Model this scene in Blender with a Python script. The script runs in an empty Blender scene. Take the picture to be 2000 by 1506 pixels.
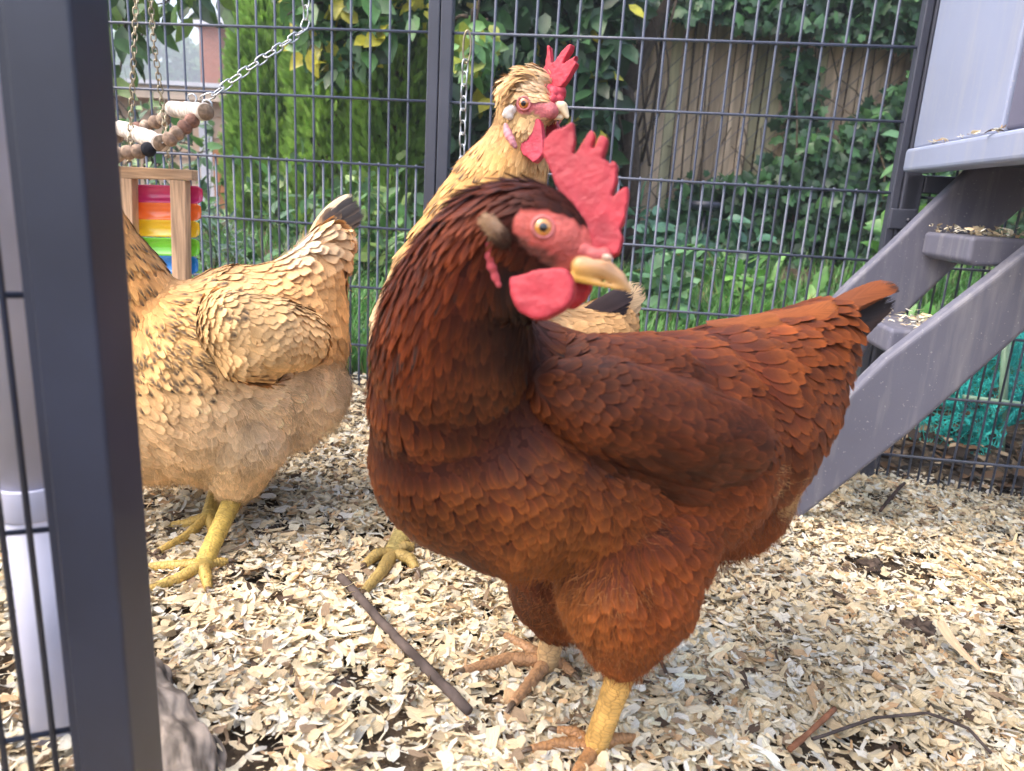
import bpy, bmesh, math, random
import numpy as np
from mathutils import Matrix, Vector
from mathutils.bvhtree import BVHTree
rng = np.random.default_rng(7); random.seed(7)
PI = math.pi
sc = bpy.context.scene
# ---------------------------------------------------------------- camera
F = 1446.; CH = .42
_n = np.array([-330, 5614, 1446.]); _n /= np.linalg.norm(_n)
c_up = -_n; _f = np.array([0, 0, 1.]); c_y = _f - c_up*(_f@c_up); c_y /= np.linalg.norm(c_y); c_x = np.cross(c_y, c_up)
CAMP = np.array([0, 0, CH])
cam = bpy.data.cameras.new('camera'); co = bpy.data.objects.new('camera', cam); sc.collection.objects.link(co)
cam.sensor_width = 36; cam.lens = 36*F/2000; cam.clip_start = .02; cam.clip_end = 500
cam.shift_y = 0
W2C = np.array([c_x, c_y, c_up])              # rows: world axes written in (right, down, forward)
R = Matrix(((W2C[0][0], -W2C[0][1], -W2C[0][2]), (W2C[1][0], -W2C[1][1], -W2C[1][2]), (W2C[2][0], -W2C[2][1], -W2C[2][2])))
co.matrix_world = Matrix.Translation(Vector(CAMP)) @ R.to_4x4()
cam.dof.use_dof = True; cam.dof.focus_distance = .80; cam.dof.aperture_fstop = 9.0
sc.camera = co
# ---------------------------------------------------------------- light
SUN_EL, SUN_AZ = 55, -108                       # azimuth: degrees from +Y towards +X
w = bpy.data.worlds.new("World"); sc.world = w; w.use_nodes = True
nt = w.node_tree; sky = nt.nodes.new('ShaderNodeTexSky'); sky.sky_type = 'NISHITA'; sky.sun_disc = False
sky.sun_elevation = math.radians(SUN_EL); sky.sun_rotation = math.radians(SUN_AZ); sky.dust_density = 4.5; sky.air_density = 1.1; sky.ozone_density = .6
bg = nt.nodes['Background']; nt.links.new(sky.outputs[0], bg.inputs[0]); bg.inputs[1].default_value = .15
sl = bpy.data.lights.new('sun', 'SUN'); so = bpy.data.objects.new('sun', sl); sc.collection.objects.link(so)
sl.energy = .55; sl.angle = math.radians(60); sl.color = (1, .93, .84)
a = math.radians(SUN_AZ); e = math.radians(SUN_EL)
so.rotation_euler = Vector((math.sin(a)*math.cos(e), math.cos(a)*math.cos(e), math.sin(e))).to_track_quat('Z', 'Y').to_euler()
sc.view_settings.view_transform = 'Standard'; sc.view_settings.look = 'None'; sc.view_settings.exposure = 2.35; sc.view_settings.gamma = 1
sc.render.engine = 'CYCLES'; sc.cycles.max_bounces = 6; sc.cycles.transparent_max_bounces = 10; sc.cycles.caustics_reflective = False; sc.cycles.caustics_refractive = False
# ---------------------------------------------------------------- pixel rays used to take real positions
def A(*v): return np.array(v, float)
def nz(v): v = np.asarray(v, float); return v/(np.linalg.norm(v, axis=-1, keepdims=True)+1e-12)
def ray(px, py):
    d = np.array([px-1000, py-753, F]); return W2C@d
def P(px, py, Y): r = ray(px, py); return CAMP + r*(Y/r[1])
def PL(px, py, o, n):
    r = ray(px, py); return CAMP + r*(((np.asarray(o)-CAMP)@n)/(r@n))
def G(px, py, h=0.):
    r = ray(px, py); t = -(CH-h)/(r[2]+.085*r[0]-.018*r[1]); return CAMP + r*t
def sz(p): return ((np.asarray(p)-CAMP)@c_fwd)/F      # metres per photo pixel at p
c_fwd = W2C@np.array([0, 0, 1.]); c_right = W2C@np.array([1., 0, 0]); c_down = W2C@np.array([0, 1., 0])
# ---------------------------------------------------------------- mesh builder
class MB:
    def __init__(s): s.V = []; s.Fq = []; s.C = []; s.U = []; s.M = []; s.S = []; s.n = 0
    def add(s, V, Fs, col=(1, 1, 1), uv=None, mat=0, smooth=True):
        """V (n,3); Fs: list of int arrays (m,k) or list of lists; col (3,) or (n,3)"""
        V = np.asarray(V, float); n = len(V); s.V.append(V)
        c = np.asarray(col, float); s.C.append(np.broadcast_to(c, (n, 3)))
        s.U.append(np.zeros((n, 3)) if uv is None else np.asarray(uv, float))
        if isinstance(Fs, np.ndarray): Fs = [Fs]
        if len(Fs) and not isinstance(Fs[0], np.ndarray):
            d = {}
            for f in Fs: d.setdefault(len(f), []).append(f)
            Fs = [np.array(x) for x in d.values()]
        for f in Fs:
            s.Fq.append(f+s.n); s.M.append(np.full(len(f), mat)); s.S.append(np.full(len(f), smooth))
        s.n += n; return s
    def mirror(s, o, nrm):
        nrm = nz(nrm); m = MB()
        for V in s.V: m.V.append(V-2*((V-o)@nrm)[:, None]*nrm)
        m.Fq = [f[:, ::-1] for f in s.Fq]; m.C = list(s.C); m.U = list(s.U); m.M = list(s.M); m.S = list(s.S); m.n = s.n; return m
    def join(s, m):
        for f in m.Fq: s.Fq.append(f+s.n)
        s.V += m.V; s.C += m.C; s.U += m.U; s.M += m.M; s.S += m.S; s.n += m.n; return s
    def box(s, c, size, R3=None, **k):
        x = np.array([[-1, -1, -1], [1, -1, -1], [1, 1, -1], [-1, 1, -1], [-1, -1, 1], [1, -1, 1], [1, 1, 1], [-1, 1, 1]])*np.asarray(size)/2
        if R3 is not None: x = x@np.asarray(R3).T
        k.setdefault('smooth', False)
        return s.add(x+np.asarray(c), np.array([[0, 3, 2, 1], [4, 5, 6, 7], [0, 1, 5, 4], [1, 2, 6, 5], [2, 3, 7, 6], [3, 0, 4, 7]]), **k)
    def tube(s, pts, rad, n=10, cap=True, flat=None, vs=1., **k):
        pts = np.asarray(pts, float); m = len(pts); rad = np.broadcast_to(rad, (m,))
        T = nz(np.gradient(pts, axis=0)); up = A(0, 0, 1) if abs(T[0][2]) < .9 else A(0, 1, 0)
        b = nz(np.cross(T[0], up)); Vs = []; U = []; L = 0
        for i in range(m):
            b = nz(b-T[i]*(b@T[i])); c = np.cross(T[i], b); th = np.arange(n)*2*PI/n
            if i: L += np.linalg.norm(pts[i]-pts[i-1])
            Vs.append(pts[i]+rad[i]*(np.cos(th)[:, None]*b+np.sin(th)[:, None]*c*(flat or 1)))
            U.append(np.c_[np.cos(th)*rad[i]*vs, np.sin(th)*rad[i]*vs, np.full(n, L*vs)])
        Vs = np.concatenate(Vs); U = np.concatenate(U)
        i = np.arange(m-1)[:, None]*n; j = np.arange(n)[None]; j2 = (j+1) % n
        Fs = [np.stack([i+j, i+j2, i+n+j2, i+n+j], -1).reshape(-1, 4)]
        if cap: Fs += [np.arange(n)[::-1][None].copy(), (np.arange(n)+(m-1)*n)[None]]
        return s.add(Vs, Fs, uv=U, **k)
    def sphere(s, c, r, nu=20, nv=12, axis=None, colf=None, **k):
        r = np.broadcast_to(r, (3,)); th = np.linspace(0, PI, nv+1); ph = np.arange(nu)*2*PI/nu
        V = np.stack([np.sin(th)[:, None]*np.cos(ph), np.sin(th)[:, None]*np.sin(ph), np.cos(th)[:, None]+0*ph], -1).reshape(-1, 3)
        if colf: k['col'] = np.array([colf(math.degrees(t)) for t in np.repeat(th, nu)])
        X = V*r
        if axis is not None:
            z = nz(axis); x = nz(np.cross(z, A(.3, .5, .8))); y = np.cross(z, x); X = X@np.array([x, y, z])
        i = np.arange(nv)[:, None]*nu; j = np.arange(nu)[None]; j2 = (j+1) % nu
        return s.add(X+np.asarray(c), np.stack([i+j, i+nu+j, i+nu+j2, i+j2], -1).reshape(-1, 4), uv=V, **k)
    def prism(s, pts, ext, **k):
        pts = np.asarray(pts, float); n = len(pts); ext = np.asarray(ext, float); k.setdefault('smooth', False)
        i = np.arange(n); j = (i+1) % n
        return s.add(np.concatenate([pts, pts+ext]), [i[None].copy(), (i[::-1]+n)[None], np.stack([i, i+n, j+n, j], -1)], **k)
    def inst(s, T, F_, O, X, Y, Z, col, uv=None, mat=0, smooth=True):
        """template T (k,3) placed N times with axes X,Y,Z (already scaled); col (N,k,3) or (N,3); T may be (N,k,3)"""
        N = len(O); T = np.asarray(T, float); Tn = T if T.ndim == 3 else np.broadcast_to(T, (N,)+T.shape); k = Tn.shape[1]
        V = O[:, None]+Tn[..., 0:1]*X[:, None]+Tn[..., 1:2]*Y[:, None]+Tn[..., 2:3]*Z[:, None]
        col = np.asarray(col, float)
        if col.ndim == 2: col = np.broadcast_to(col[:, None], (N, k, 3))
        Fs = []
        for f in (F_ if isinstance(F_, list) else [F_]):
            Fs.append((f[None]+(np.arange(N)*k)[:, None, None]).reshape(-1, f.shape[1]))
        U = None
        if uv is not None:
            U = np.broadcast_to(uv, (N, k, 3)).copy(); U[..., 2] += rng.random(N)[:, None]*97; U = U.reshape(-1, 3)
        return s.add(V.reshape(-1, 3), Fs, col=col.reshape(-1, 3), uv=U, mat=mat, smooth=smooth)
    def build(s, name, mats, parent=None, bevel=0, seg=2, subsurf=0, **tags):
        me = bpy.data.meshes.new(name); V = np.concatenate(s.V); me.vertices.add(len(V)); me.vertices.foreach_set('co', V.astype(np.float32).ravel())
        lt = np.concatenate([np.full(len(f), f.shape[1]) for f in s.Fq]); li = np.concatenate([f.ravel() for f in s.Fq])
        me.loops.add(len(li)); me.loops.foreach_set('vertex_index', li.astype(np.int32))
        me.polygons.add(len(lt)); ls = np.concatenate([[0], np.cumsum(lt)[:-1]])
        me.polygons.foreach_set('loop_start', ls.astype(np.int32)); me.polygons.foreach_set('loop_total', lt.astype(np.int32))
        me.polygons.foreach_set('material_index', np.concatenate(s.M).astype(np.int32)); me.polygons.foreach_set('use_smooth', np.concatenate(s.S).astype(bool))
        ca = me.attributes.new('col', 'FLOAT_COLOR', 'POINT'); C = np.c_[np.concatenate(s.C), np.ones(len(V))]; ca.data.foreach_set('color', C.astype(np.float32).ravel())
        ua = me.attributes.new('uvp', 'FLOAT_VECTOR', 'POINT'); ua.data.foreach_set('vector', np.concatenate(s.U).astype(np.float32).ravel())
        me.update(calc_edges=True); me.validate()
        for m in (mats if isinstance(mats, (list, tuple)) else [mats]): me.materials.append(m)
        o = bpy.data.objects.new(name, me); sc.collection.objects.link(o)
        if parent: o.parent = parent
        if bevel:
            b = o.modifiers.new('bevel', 'BEVEL'); b.width = bevel; b.segments = seg; b.limit_method = 'ANGLE'; b.angle_limit = math.radians(35)
        if subsurf: o.modifiers.new('sub', 'SUBSURF').levels = subsurf; o.modifiers['sub'].render_levels = subsurf
        tag(o, **tags); return o
def tag(o, label=None, cat=None, group=None, kind=None):
    for k, v in (('label', label), ('category', cat), ('group', group), ('kind', kind)):
        if v: o[k] = v
def empty(name, label, cat, group=None, loc=(0, 0, 0)):
    o = bpy.data.objects.new(name, None); sc.collection.objects.link(o); o.empty_display_size = .05; tag(o, label, cat, group); return o
def evaluated(mb, mods):
    """apply modifiers to a builder's mesh, return vertices, faces"""
    o = mb.build('tmp', [])
    for t, kw in mods:
        m = o.modifiers.new(t, t)
        for k, v in kw.items(): setattr(m, k, v)
    dg = bpy.context.evaluated_depsgraph_get(); dg.update(); me = o.evaluated_get(dg).to_mesh()
    V = np.empty(len(me.vertices)*3, np.float32); me.vertices.foreach_get('co', V); V = V.reshape(-1, 3).astype(float)
    N = np.empty(len(me.vertices)*3, np.float32); me.vertices.foreach_get('normal', N); N = N.reshape(-1, 3).astype(float)
    d = {}
    for p in me.polygons: d.setdefault(len(p.vertices), []).append(list(p.vertices))
    Fs = [np.array(x) for x in d.values()]
    o.evaluated_get(dg).to_mesh_clear(); m0 = o.data; bpy.data.objects.remove(o); bpy.data.meshes.remove(m0)
    return V, N, Fs
def organic(mb, vox, it=8):
    return evaluated(mb, [('REMESH', dict(mode='VOXEL', voxel_size=vox)), ('SMOOTH', dict(factor=.5, iterations=it))])
# ---------------------------------------------------------------- noise in numpy
def vnoise(p, seed=0):
    p = np.asarray(p, float); i = np.floor(p).astype(np.int64); f = p-i; f = f*f*(3-2*f); D = p.shape[1]; out = 0
    for c in range(2**D):
        b = np.array([(c >> k) & 1 for k in range(D)]); q = i+b
        h = (q*np.array([374761393, 668265263, 2147483647-58][:D])).sum(1)+seed*144665
        h = (h ^ (h >> 13))*1274126177; h = (h ^ (h >> 16)) & 0xffff
        out = out+np.prod(np.where(b, f, 1-f), 1)*(h/65535.)
    return out
def fbm(p, o=3, seed=0): return sum(vnoise(np.asarray(p)*2**k, seed+k)/2**k for k in range(o))/sum(1/2**k for k in range(o))
# ---------------------------------------------------------------- materials
MATS = {}
def mat(name, base=None, attr=False, rough=.6, metal=0, spec=.5, sheen=0, noise=None, bump=None, coat=0, trans=0, fn=None):
    """noise=(scale, lo, hi) multiplies the colour; bump=(scale, strength, dist)"""
    m = bpy.data.materials.new(name); m.use_nodes = True; N = m.node_tree.nodes; L = m.node_tree.links; b = N['Principled BSDF']
    b.inputs['Roughness'].default_value = rough; b.inputs['Metallic'].default_value = metal; b.inputs['Specular IOR Level'].default_value = spec
    b.inputs['Sheen Weight'].default_value = sheen; b.inputs['Coat Weight'].default_value = coat
    src = None
    if attr: n = N.new('ShaderNodeAttribute'); n.attribute_name = 'col'; src = n.outputs['Color']
    else:
        n = N.new('ShaderNodeRGB'); n.outputs[0].default_value = (*base, 1); src = n.outputs[0]
    tc = N.new('ShaderNodeTexCoord')
    if noise:
        t = N.new('ShaderNodeTexNoise'); t.inputs['Scale'].default_value = noise[0]; t.inputs['Detail'].default_value = 5; L.new(tc.outputs['Object'], t.inputs['Vector'])
        mr = N.new('ShaderNodeMapRange'); mr.inputs[1].default_value = .3; mr.inputs[2].default_value = .7; mr.inputs[3].default_value = noise[1]; mr.inputs[4].default_value = noise[2]
        L.new(t.outputs['Fac'], mr.inputs[0]); v = N.new('ShaderNodeVectorMath'); v.operation = 'SCALE'; L.new(src, v.inputs[0]); L.new(mr.outputs[0], v.inputs['Scale']); src = v.outputs[0]
    if bump:
        t = N.new('ShaderNodeTexNoise'); t.inputs['Scale'].default_value = bump[0]; t.inputs['Detail'].default_value = 4; L.new(tc.outputs['Object'], t.inputs['Vector'])
        bp = N.new('ShaderNodeBump'); bp.inputs['Strength'].default_value = bump[1]; bp.inputs['Distance'].default_value = bump[2]; L.new(t.outputs['Fac'], bp.inputs['Height']); L.new(bp.outputs[0], b.inputs['Normal'])
    if fn: src = fn(m, N, L, b, src, tc) or src
    L.new(src, b.inputs['Base Color'])
    if trans:
        tr = N.new('ShaderNodeBsdfTranslucent'); L.new(src, tr.inputs[0]); mx = N.new('ShaderNodeMixShader'); mx.inputs[0].default_value = trans
        L.new(b.outputs[0], mx.inputs[1]); L.new(tr.outputs[0], mx.inputs[2]); L.new(mx.outputs[0], N['Material Output'].inputs['Surface'])
    MATS[name] = m; return m
def math_(N, L, op, a, b=None, c=None):
    n = N.new('ShaderNodeMath'); n.operation = op
    for i, x in enumerate((a, b, c)):
        if x is None: continue
        if isinstance(x, (int, float)): n.inputs[i].default_value = x
        else: L.new(x, n.inputs[i])
    return n.outputs[0]
def feather_fn(m, N, L, b, src, tc):
    at = N.new('ShaderNodeAttribute'); at.attribute_name = 'uvp'; sp = N.new('ShaderNodeSeparateXYZ'); L.new(at.outputs['Vector'], sp.inputs[0]); u, v, r = sp.outputs
    au = math_(N, L, 'ABSOLUTE', u); fl = math_(N, L, 'FLOOR', r)
    w_ = math_(N, L, 'SUBTRACT', math_(N, L, 'MULTIPLY', v, 48.), math_(N, L, 'MULTIPLY', au, 16.))
    cb = N.new('ShaderNodeCombineXYZ'); L.new(w_, cb.inputs[0]); L.new(math_(N, L, 'MULTIPLY', r, 13.), cb.inputs[1]); L.new(math_(N, L, 'MULTIPLY', au, 1.2), cb.inputs[2])
    t = N.new('ShaderNodeTexNoise'); t.inputs['Scale'].default_value = 1.; t.inputs['Detail'].default_value = 3; L.new(cb.outputs[0], t.inputs['Vector'])
    mr = N.new('ShaderNodeMapRange'); mr.inputs[1].default_value = .3; mr.inputs[2].default_value = .7; mr.inputs[3].default_value = .78; mr.inputs[4].default_value = 1.22; L.new(t.outputs['Fac'], mr.inputs[0])
    sv = N.new('ShaderNodeVectorMath'); sv.operation = 'SCALE'; L.new(src, sv.inputs[0]); L.new(mr.outputs[0], sv.inputs['Scale'])
    bp = N.new('ShaderNodeBump'); bp.inputs['Strength'].default_value = .2; bp.inputs['Distance'].default_value = .001; L.new(t.outputs['Fac'], bp.inputs['Height']); L.new(bp.outputs[0], b.inputs['Normal'])
    # ragged barbs at the edge: cut out
    e_ = math_(N, L, 'MAXIMUM', math_(N, L, 'MULTIPLY', au, .93), v)
    th = math_(N, L, 'ADD', e_, math_(N, L, 'MULTIPLY', t.outputs['Fac'], .5))
    al = math_(N, L, 'LESS_THAN', th, 1.17); L.new(al, b.inputs['Alpha'])
    return sv.outputs[0]
M_feather = mat('feather', attr=True, rough=.55, spec=.17, sheen=0, fn=feather_fn)
M_skin = mat('under_plumage', attr=True, rough=.8, spec=.2, noise=(60, .7, 1.2))
M_down = mat('down', attr=True, rough=.75, spec=.12, sheen=.05, trans=.15)
M_face = mat('bare_red_skin', attr=True, rough=.55, spec=.35, noise=(110, .62, 1.2), bump=(330, .8, .0018))
M_comb = mat('comb_skin', attr=True, rough=.5, spec=.4, noise=(55, .7, 1.2), bump=(520, .4, .0009), trans=.1)
M_horn = mat('beak_horn', attr=True, rough=.35, spec=.5, noise=(90, .85, 1.1), bump=(200, .15, .001))
M_eye = mat('eye', attr=True, rough=.06, spec=.9, coat=1.)
def scale_fn(m, N, L, b, src, tc):
    at = N.new('ShaderNodeAttribute'); at.attribute_name = 'uvp'
    mp = N.new('ShaderNodeVectorMath'); mp.operation = 'MULTIPLY'; mp.inputs[1].default_value = (130, 130, 300); L.new(at.outputs['Vector'], mp.inputs[0])
    vo = N.new('ShaderNodeTexVoronoi'); vo.feature = 'DISTANCE_TO_EDGE'; vo.inputs['Scale'].default_value = 1.; vo.inputs['Randomness'].default_value = .55; L.new(mp.outputs[0], vo.inputs['Vector'])
    mr = N.new('ShaderNodeMapRange'); mr.inputs[1].default_value = 0; mr.inputs[2].default_value = .12; mr.inputs[3].default_value = .68; mr.inputs[4].default_value = 1.03; L.new(vo.outputs['Distance'], mr.inputs[0])
    sv = N.new('ShaderNodeVectorMath'); sv.operation = 'SCALE'; L.new(src, sv.inputs[0]); L.new(mr.outputs[0], sv.inputs['Scale'])
    bp = N.new('ShaderNodeBump'); bp.inputs['Strength'].default_value = .7; bp.inputs['Distance'].default_value = .0015; L.new(mr.outputs[0], bp.inputs['Height']); L.new(bp.outputs[0], b.inputs['Normal'])
    return sv.outputs[0]
M_leg = mat('scaly_leg', attr=True, rough=.5, spec=.4, noise=(70, .7, 1.15), fn=scale_fn)
def chip_fn(m, N, L, b, src, tc):
    at = N.new('ShaderNodeAttribute'); at.attribute_name = 'uvp'; mp = N.new('ShaderNodeVectorMath'); mp.operation = 'MULTIPLY'; mp.inputs[1].default_value = (1.2, 7, 1); L.new(at.outputs['Vector'], mp.inputs[0])
    t = N.new('ShaderNodeTexNoise'); t.inputs['Scale'].default_value = 1.6; t.inputs['Detail'].default_value = 4; L.new(mp.outputs[0], t.inputs['Vector'])
    mr = N.new('ShaderNodeMapRange'); mr.inputs[1].default_value = .3; mr.inputs[2].default_value = .7; mr.inputs[3].default_value = .68; mr.inputs[4].default_value = 1.15; L.new(t.outputs['Fac'], mr.inputs[0])
    sv = N.new('ShaderNodeVectorMath'); sv.operation = 'SCALE'; L.new(src, sv.inputs[0]); L.new(mr.outputs[0], sv.inputs['Scale']); return sv.outputs[0]
M_chip = mat('wood_shaving', attr=True, rough=.8, spec=.12, trans=.25, fn=chip_fn)
M_leaf = mat('leaf', attr=True, rough=.42, spec=.5, trans=.28, noise=(55, .75, 1.2))
M_soil = mat('litter_soil', base=(.10, .075, .052), rough=.95, spec=.1, noise=(38, .25, 1.7), bump=(90, 1., .01))
M_wire = mat('wire_coating', base=(.085, .098, .14), rough=.38, spec=.5)
M_frame = mat('powder_coat', base=(.05, .054, .075), rough=.42, spec=.5, noise=(9, .85, 1.15), bump=(900, .25, .0004))
M_door = mat('door_frame_coat', base=(.024, .028, .046), rough=.42, spec=.5, noise=(15, .75, 1.25), bump=(900, .2, .0004))
def grime_fn(m, N, L, b, src, tc):
    t = N.new('ShaderNodeTexNoise'); t.inputs['Scale'].default_value = 260.; t.inputs['Detail'].default_value = 2; L.new(tc.outputs['Object'], t.inputs['Vector'])
    st = math_(N, L, 'GREATER_THAN', t.outputs['Fac'], .70)
    mp = N.new('ShaderNodeMapping'); mp.inputs['Scale'].default_value = (60, 60, 7); L.new(tc.outputs['Object'], mp.inputs['Vector'])
    t2 = N.new('ShaderNodeTexNoise'); t2.inputs['Scale'].default_value = 1.; t2.inputs['Detail'].default_value = 6; L.new(mp.outputs[0], t2.inputs['Vector'])
    f = N.new('ShaderNodeMapRange'); f.inputs[1].default_value = .5; f.inputs[2].default_value = .8; f.inputs[3].default_value = 0; f.inputs[4].default_value = .35; L.new(t2.outputs['Fac'], f.inputs[0])
    mx = N.new('ShaderNodeMix'); mx.data_type = 'RGBA'; L.new(math_(N, L, 'MAXIMUM', math_(N, L, 'MULTIPLY', st, .5), f.outputs[0]), mx.inputs['Factor']); L.new(src, mx.inputs['A']); mx.inputs['B'].default_value = (.42, .40, .38, 1)
    return mx.outputs['Result']
M_plastic = mat('grey_moulded_plastic', base=(.128, .128, .168), rough=.5, spec=.4, noise=(6, .88, 1.1), bump=(700, .3, .0006), fn=grime_fn)
M_panel = mat('coop_panel_plastic', base=(.26, .295, .41), rough=.45, spec=.4, noise=(4, .9, 1.08), bump=(500, .15, .0005), fn=grime_fn)
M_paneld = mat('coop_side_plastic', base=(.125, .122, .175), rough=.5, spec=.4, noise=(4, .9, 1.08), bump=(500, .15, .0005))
M_steel = mat('galvanised_steel', base=(.55, .56, .56), rough=.3, metal=.9, noise=(80, .7, 1.1))
M_brass = mat('tarnished_chain', base=(.36, .30, .2), rough=.35, metal=.85, noise=(80, .5, 1.2))
M_paint = mat('enamelled_metal', attr=True, rough=.25, spec=.5, coat=.4, noise=(35, .88, 1.06))
def grain_fn(sx, sy, sz_):
    def fn(m, N, L, b, src, tc):
        mp = N.new('ShaderNodeMapping'); mp.inputs['Scale'].default_value = (sx, sy, sz_); L.new(tc.outputs['Object'], mp.inputs['Vector'])
        t = N.new('ShaderNodeTexNoise'); t.inputs['Scale'].default_value = 1.; t.inputs['Detail'].default_value = 6; t.inputs['Distortion'].default_value = .6; L.new(mp.outputs[0], t.inputs['Vector'])
        mr = N.new('ShaderNodeMapRange'); mr.inputs[1].default_value = .32; mr.inputs[2].default_value = .68; mr.inputs[3].default_value = .55; mr.inputs[4].default_value = 1.2; L.new(t.outputs['Fac'], mr.inputs[0])
        sv = N.new('ShaderNodeVectorMath'); sv.operation = 'SCALE'; L.new(src, sv.inputs[0]); L.new(mr.outputs[0], sv.inputs['Scale'])
        bp = N.new('ShaderNodeBump'); bp.inputs['Strength'].default_value = .5; bp.inputs['Distance'].default_value = .002; L.new(t.outputs['Fac'], bp.inputs['Height']); L.new(bp.outputs[0], b.inputs['Normal'])
        return sv.outputs[0]
    return fn
M_woodh = mat('pine_across', base=(.50, .33, .20), rough=.7, spec=.25, fn=grain_fn(14, 90, 260))
M_woodv = mat('pine_upright', base=(.56, .37, .23), rough=.7, spec=.25, fn=grain_fn(220, 90, 12))
M_bark = mat('bark', attr=True, rough=.9, spec=.15, fn=grain_fn(55, 55, 40), bump=None)
M_perch = mat('pale_branch_wood', attr=True, rough=.85, spec=.2, fn=grain_fn(160, 160, 160))
M_slat = mat('weathered_slat', attr=True, rough=.9, spec=.1, fn=grain_fn(30, 30, 3))
M_stucco = mat('painted_siding', base=(.66, .47, .33), rough=.85, spec=.2, noise=(3, .88, 1.08), bump=(120, .3, .004))
M_roof = mat('pale_roofing', base=(.66, .66, .70), rough=.7, spec=.3, noise=(8, .85, 1.1))
M_trim = mat('painted_trim', base=(.70, .55, .42), rough=.8, noise=(10, .9, 1.05))
M_pvc = mat('white_pvc', base=(.46, .46, .56), rough=.35, spec=.5, noise=(14, .82, 1.05))
M_print = mat('dark_print', base=(.05, .05, .07), rough=.7)
M_net = mat('teal_net', base=(.03, .46, .42), rough=.5, spec=.4)
M_greenpole = mat('green_plastic_pole', base=(.16, .26, .17), rough=.45, noise=(40, .8, 1.15))
M_hose = mat('green_hose', base=(.03, .13, .08), rough=.45)
M_black = mat('black_plastic', base=(.015, .017, .03), rough=.4)
def brick_fn(m, N, L, b, src, tc):
    br = N.new('ShaderNodeTexBrick'); br.inputs['Scale'].default_value = 9.; br.inputs['Color1'].default_value = (.42, .15, .10, 1); br.inputs['Color2'].default_value = (.34, .12, .08, 1); br.inputs['Mortar'].default_value = (.45, .38, .33, 1)
    mp = N.new('ShaderNodeMapping'); mp.inputs['Rotation'].default_value = (PI/2, 0, 0); L.new(tc.outputs['Object'], mp.inputs[0]); L.new(mp.outputs[0], br.inputs['Vector']); return br.outputs[0]
M_brick = mat('red_brick', base=(.4, .15, .1), rough=.9, fn=brick_fn)
# ================================================================ ground
FO = A(-.296, 1.37, 0); FT = nz(A(.9914, -.1305, 0)); FN = nz(A(.1305, .9914, 0))     # fence line: origin, direction to the right, outward
def gz(X, Y):
    X = np.asarray(X, float); Y = np.asarray(Y, float); d = (X-FO[0])*FN[0]+(Y-FO[1])*FN[1]
    z = -.085*np.clip(X, -1.1, 1.1)+.018*np.clip(Y, -1, 1.4)
    p = np.stack([X.ravel()*5, Y.ravel()*5], 1); b = (fbm(p, 3, 3).reshape(X.shape)-.5)
    z = z+b*.03*np.clip(1-np.abs(d+.6)/1.5, .3, 1)
    o = np.clip((d-.05)/2.2, 0, 1); z = z+o*(.16+.085*np.clip(X, -1.1, 1.1))*1.0
    return z
def sheet(x0, x1, y0, y1, nx, ny, dz=0.):
    x = np.linspace(x0, x1, nx); y = np.linspace(y0, y1, ny); X, Y = np.meshgrid(x, y, indexing='ij'); V = np.stack([X, Y, gz(X, Y)+dz], -1).reshape(-1, 3)
    i = np.arange(nx-1)[:, None]*ny; j = np.arange(ny-1)[None]
    return V, np.stack([i+j, i+ny+j, i+ny+j+1, i+j+1], -1).reshape(-1, 4)
mb = MB(); 
xs = np.concatenate([[-90, -30, -12, -6, -3.5], np.linspace(-2.4, 2.4, 121), [3.5, 6, 12, 30, 90]]); ys = np.concatenate([[-60, -10, -3, -1], np.linspace(-.3, 4.4, 118), [6, 9, 15, 30, 90, 200]])
X, Y = np.meshgrid(xs, ys, indexing='ij'); nx, ny = X.shape; i = np.arange(nx-1)[:, None]*ny; j = np.arange(ny-1)[None]
mb.add(np.stack([X, Y, gz(X, Y)-.004], -1).reshape(-1, 3), np.stack([i+j, i+ny+j, i+ny+j+1, i+j+1], -1).reshape(-1, 4))
mb.build('ground', M_soil, kind='structure')
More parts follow.
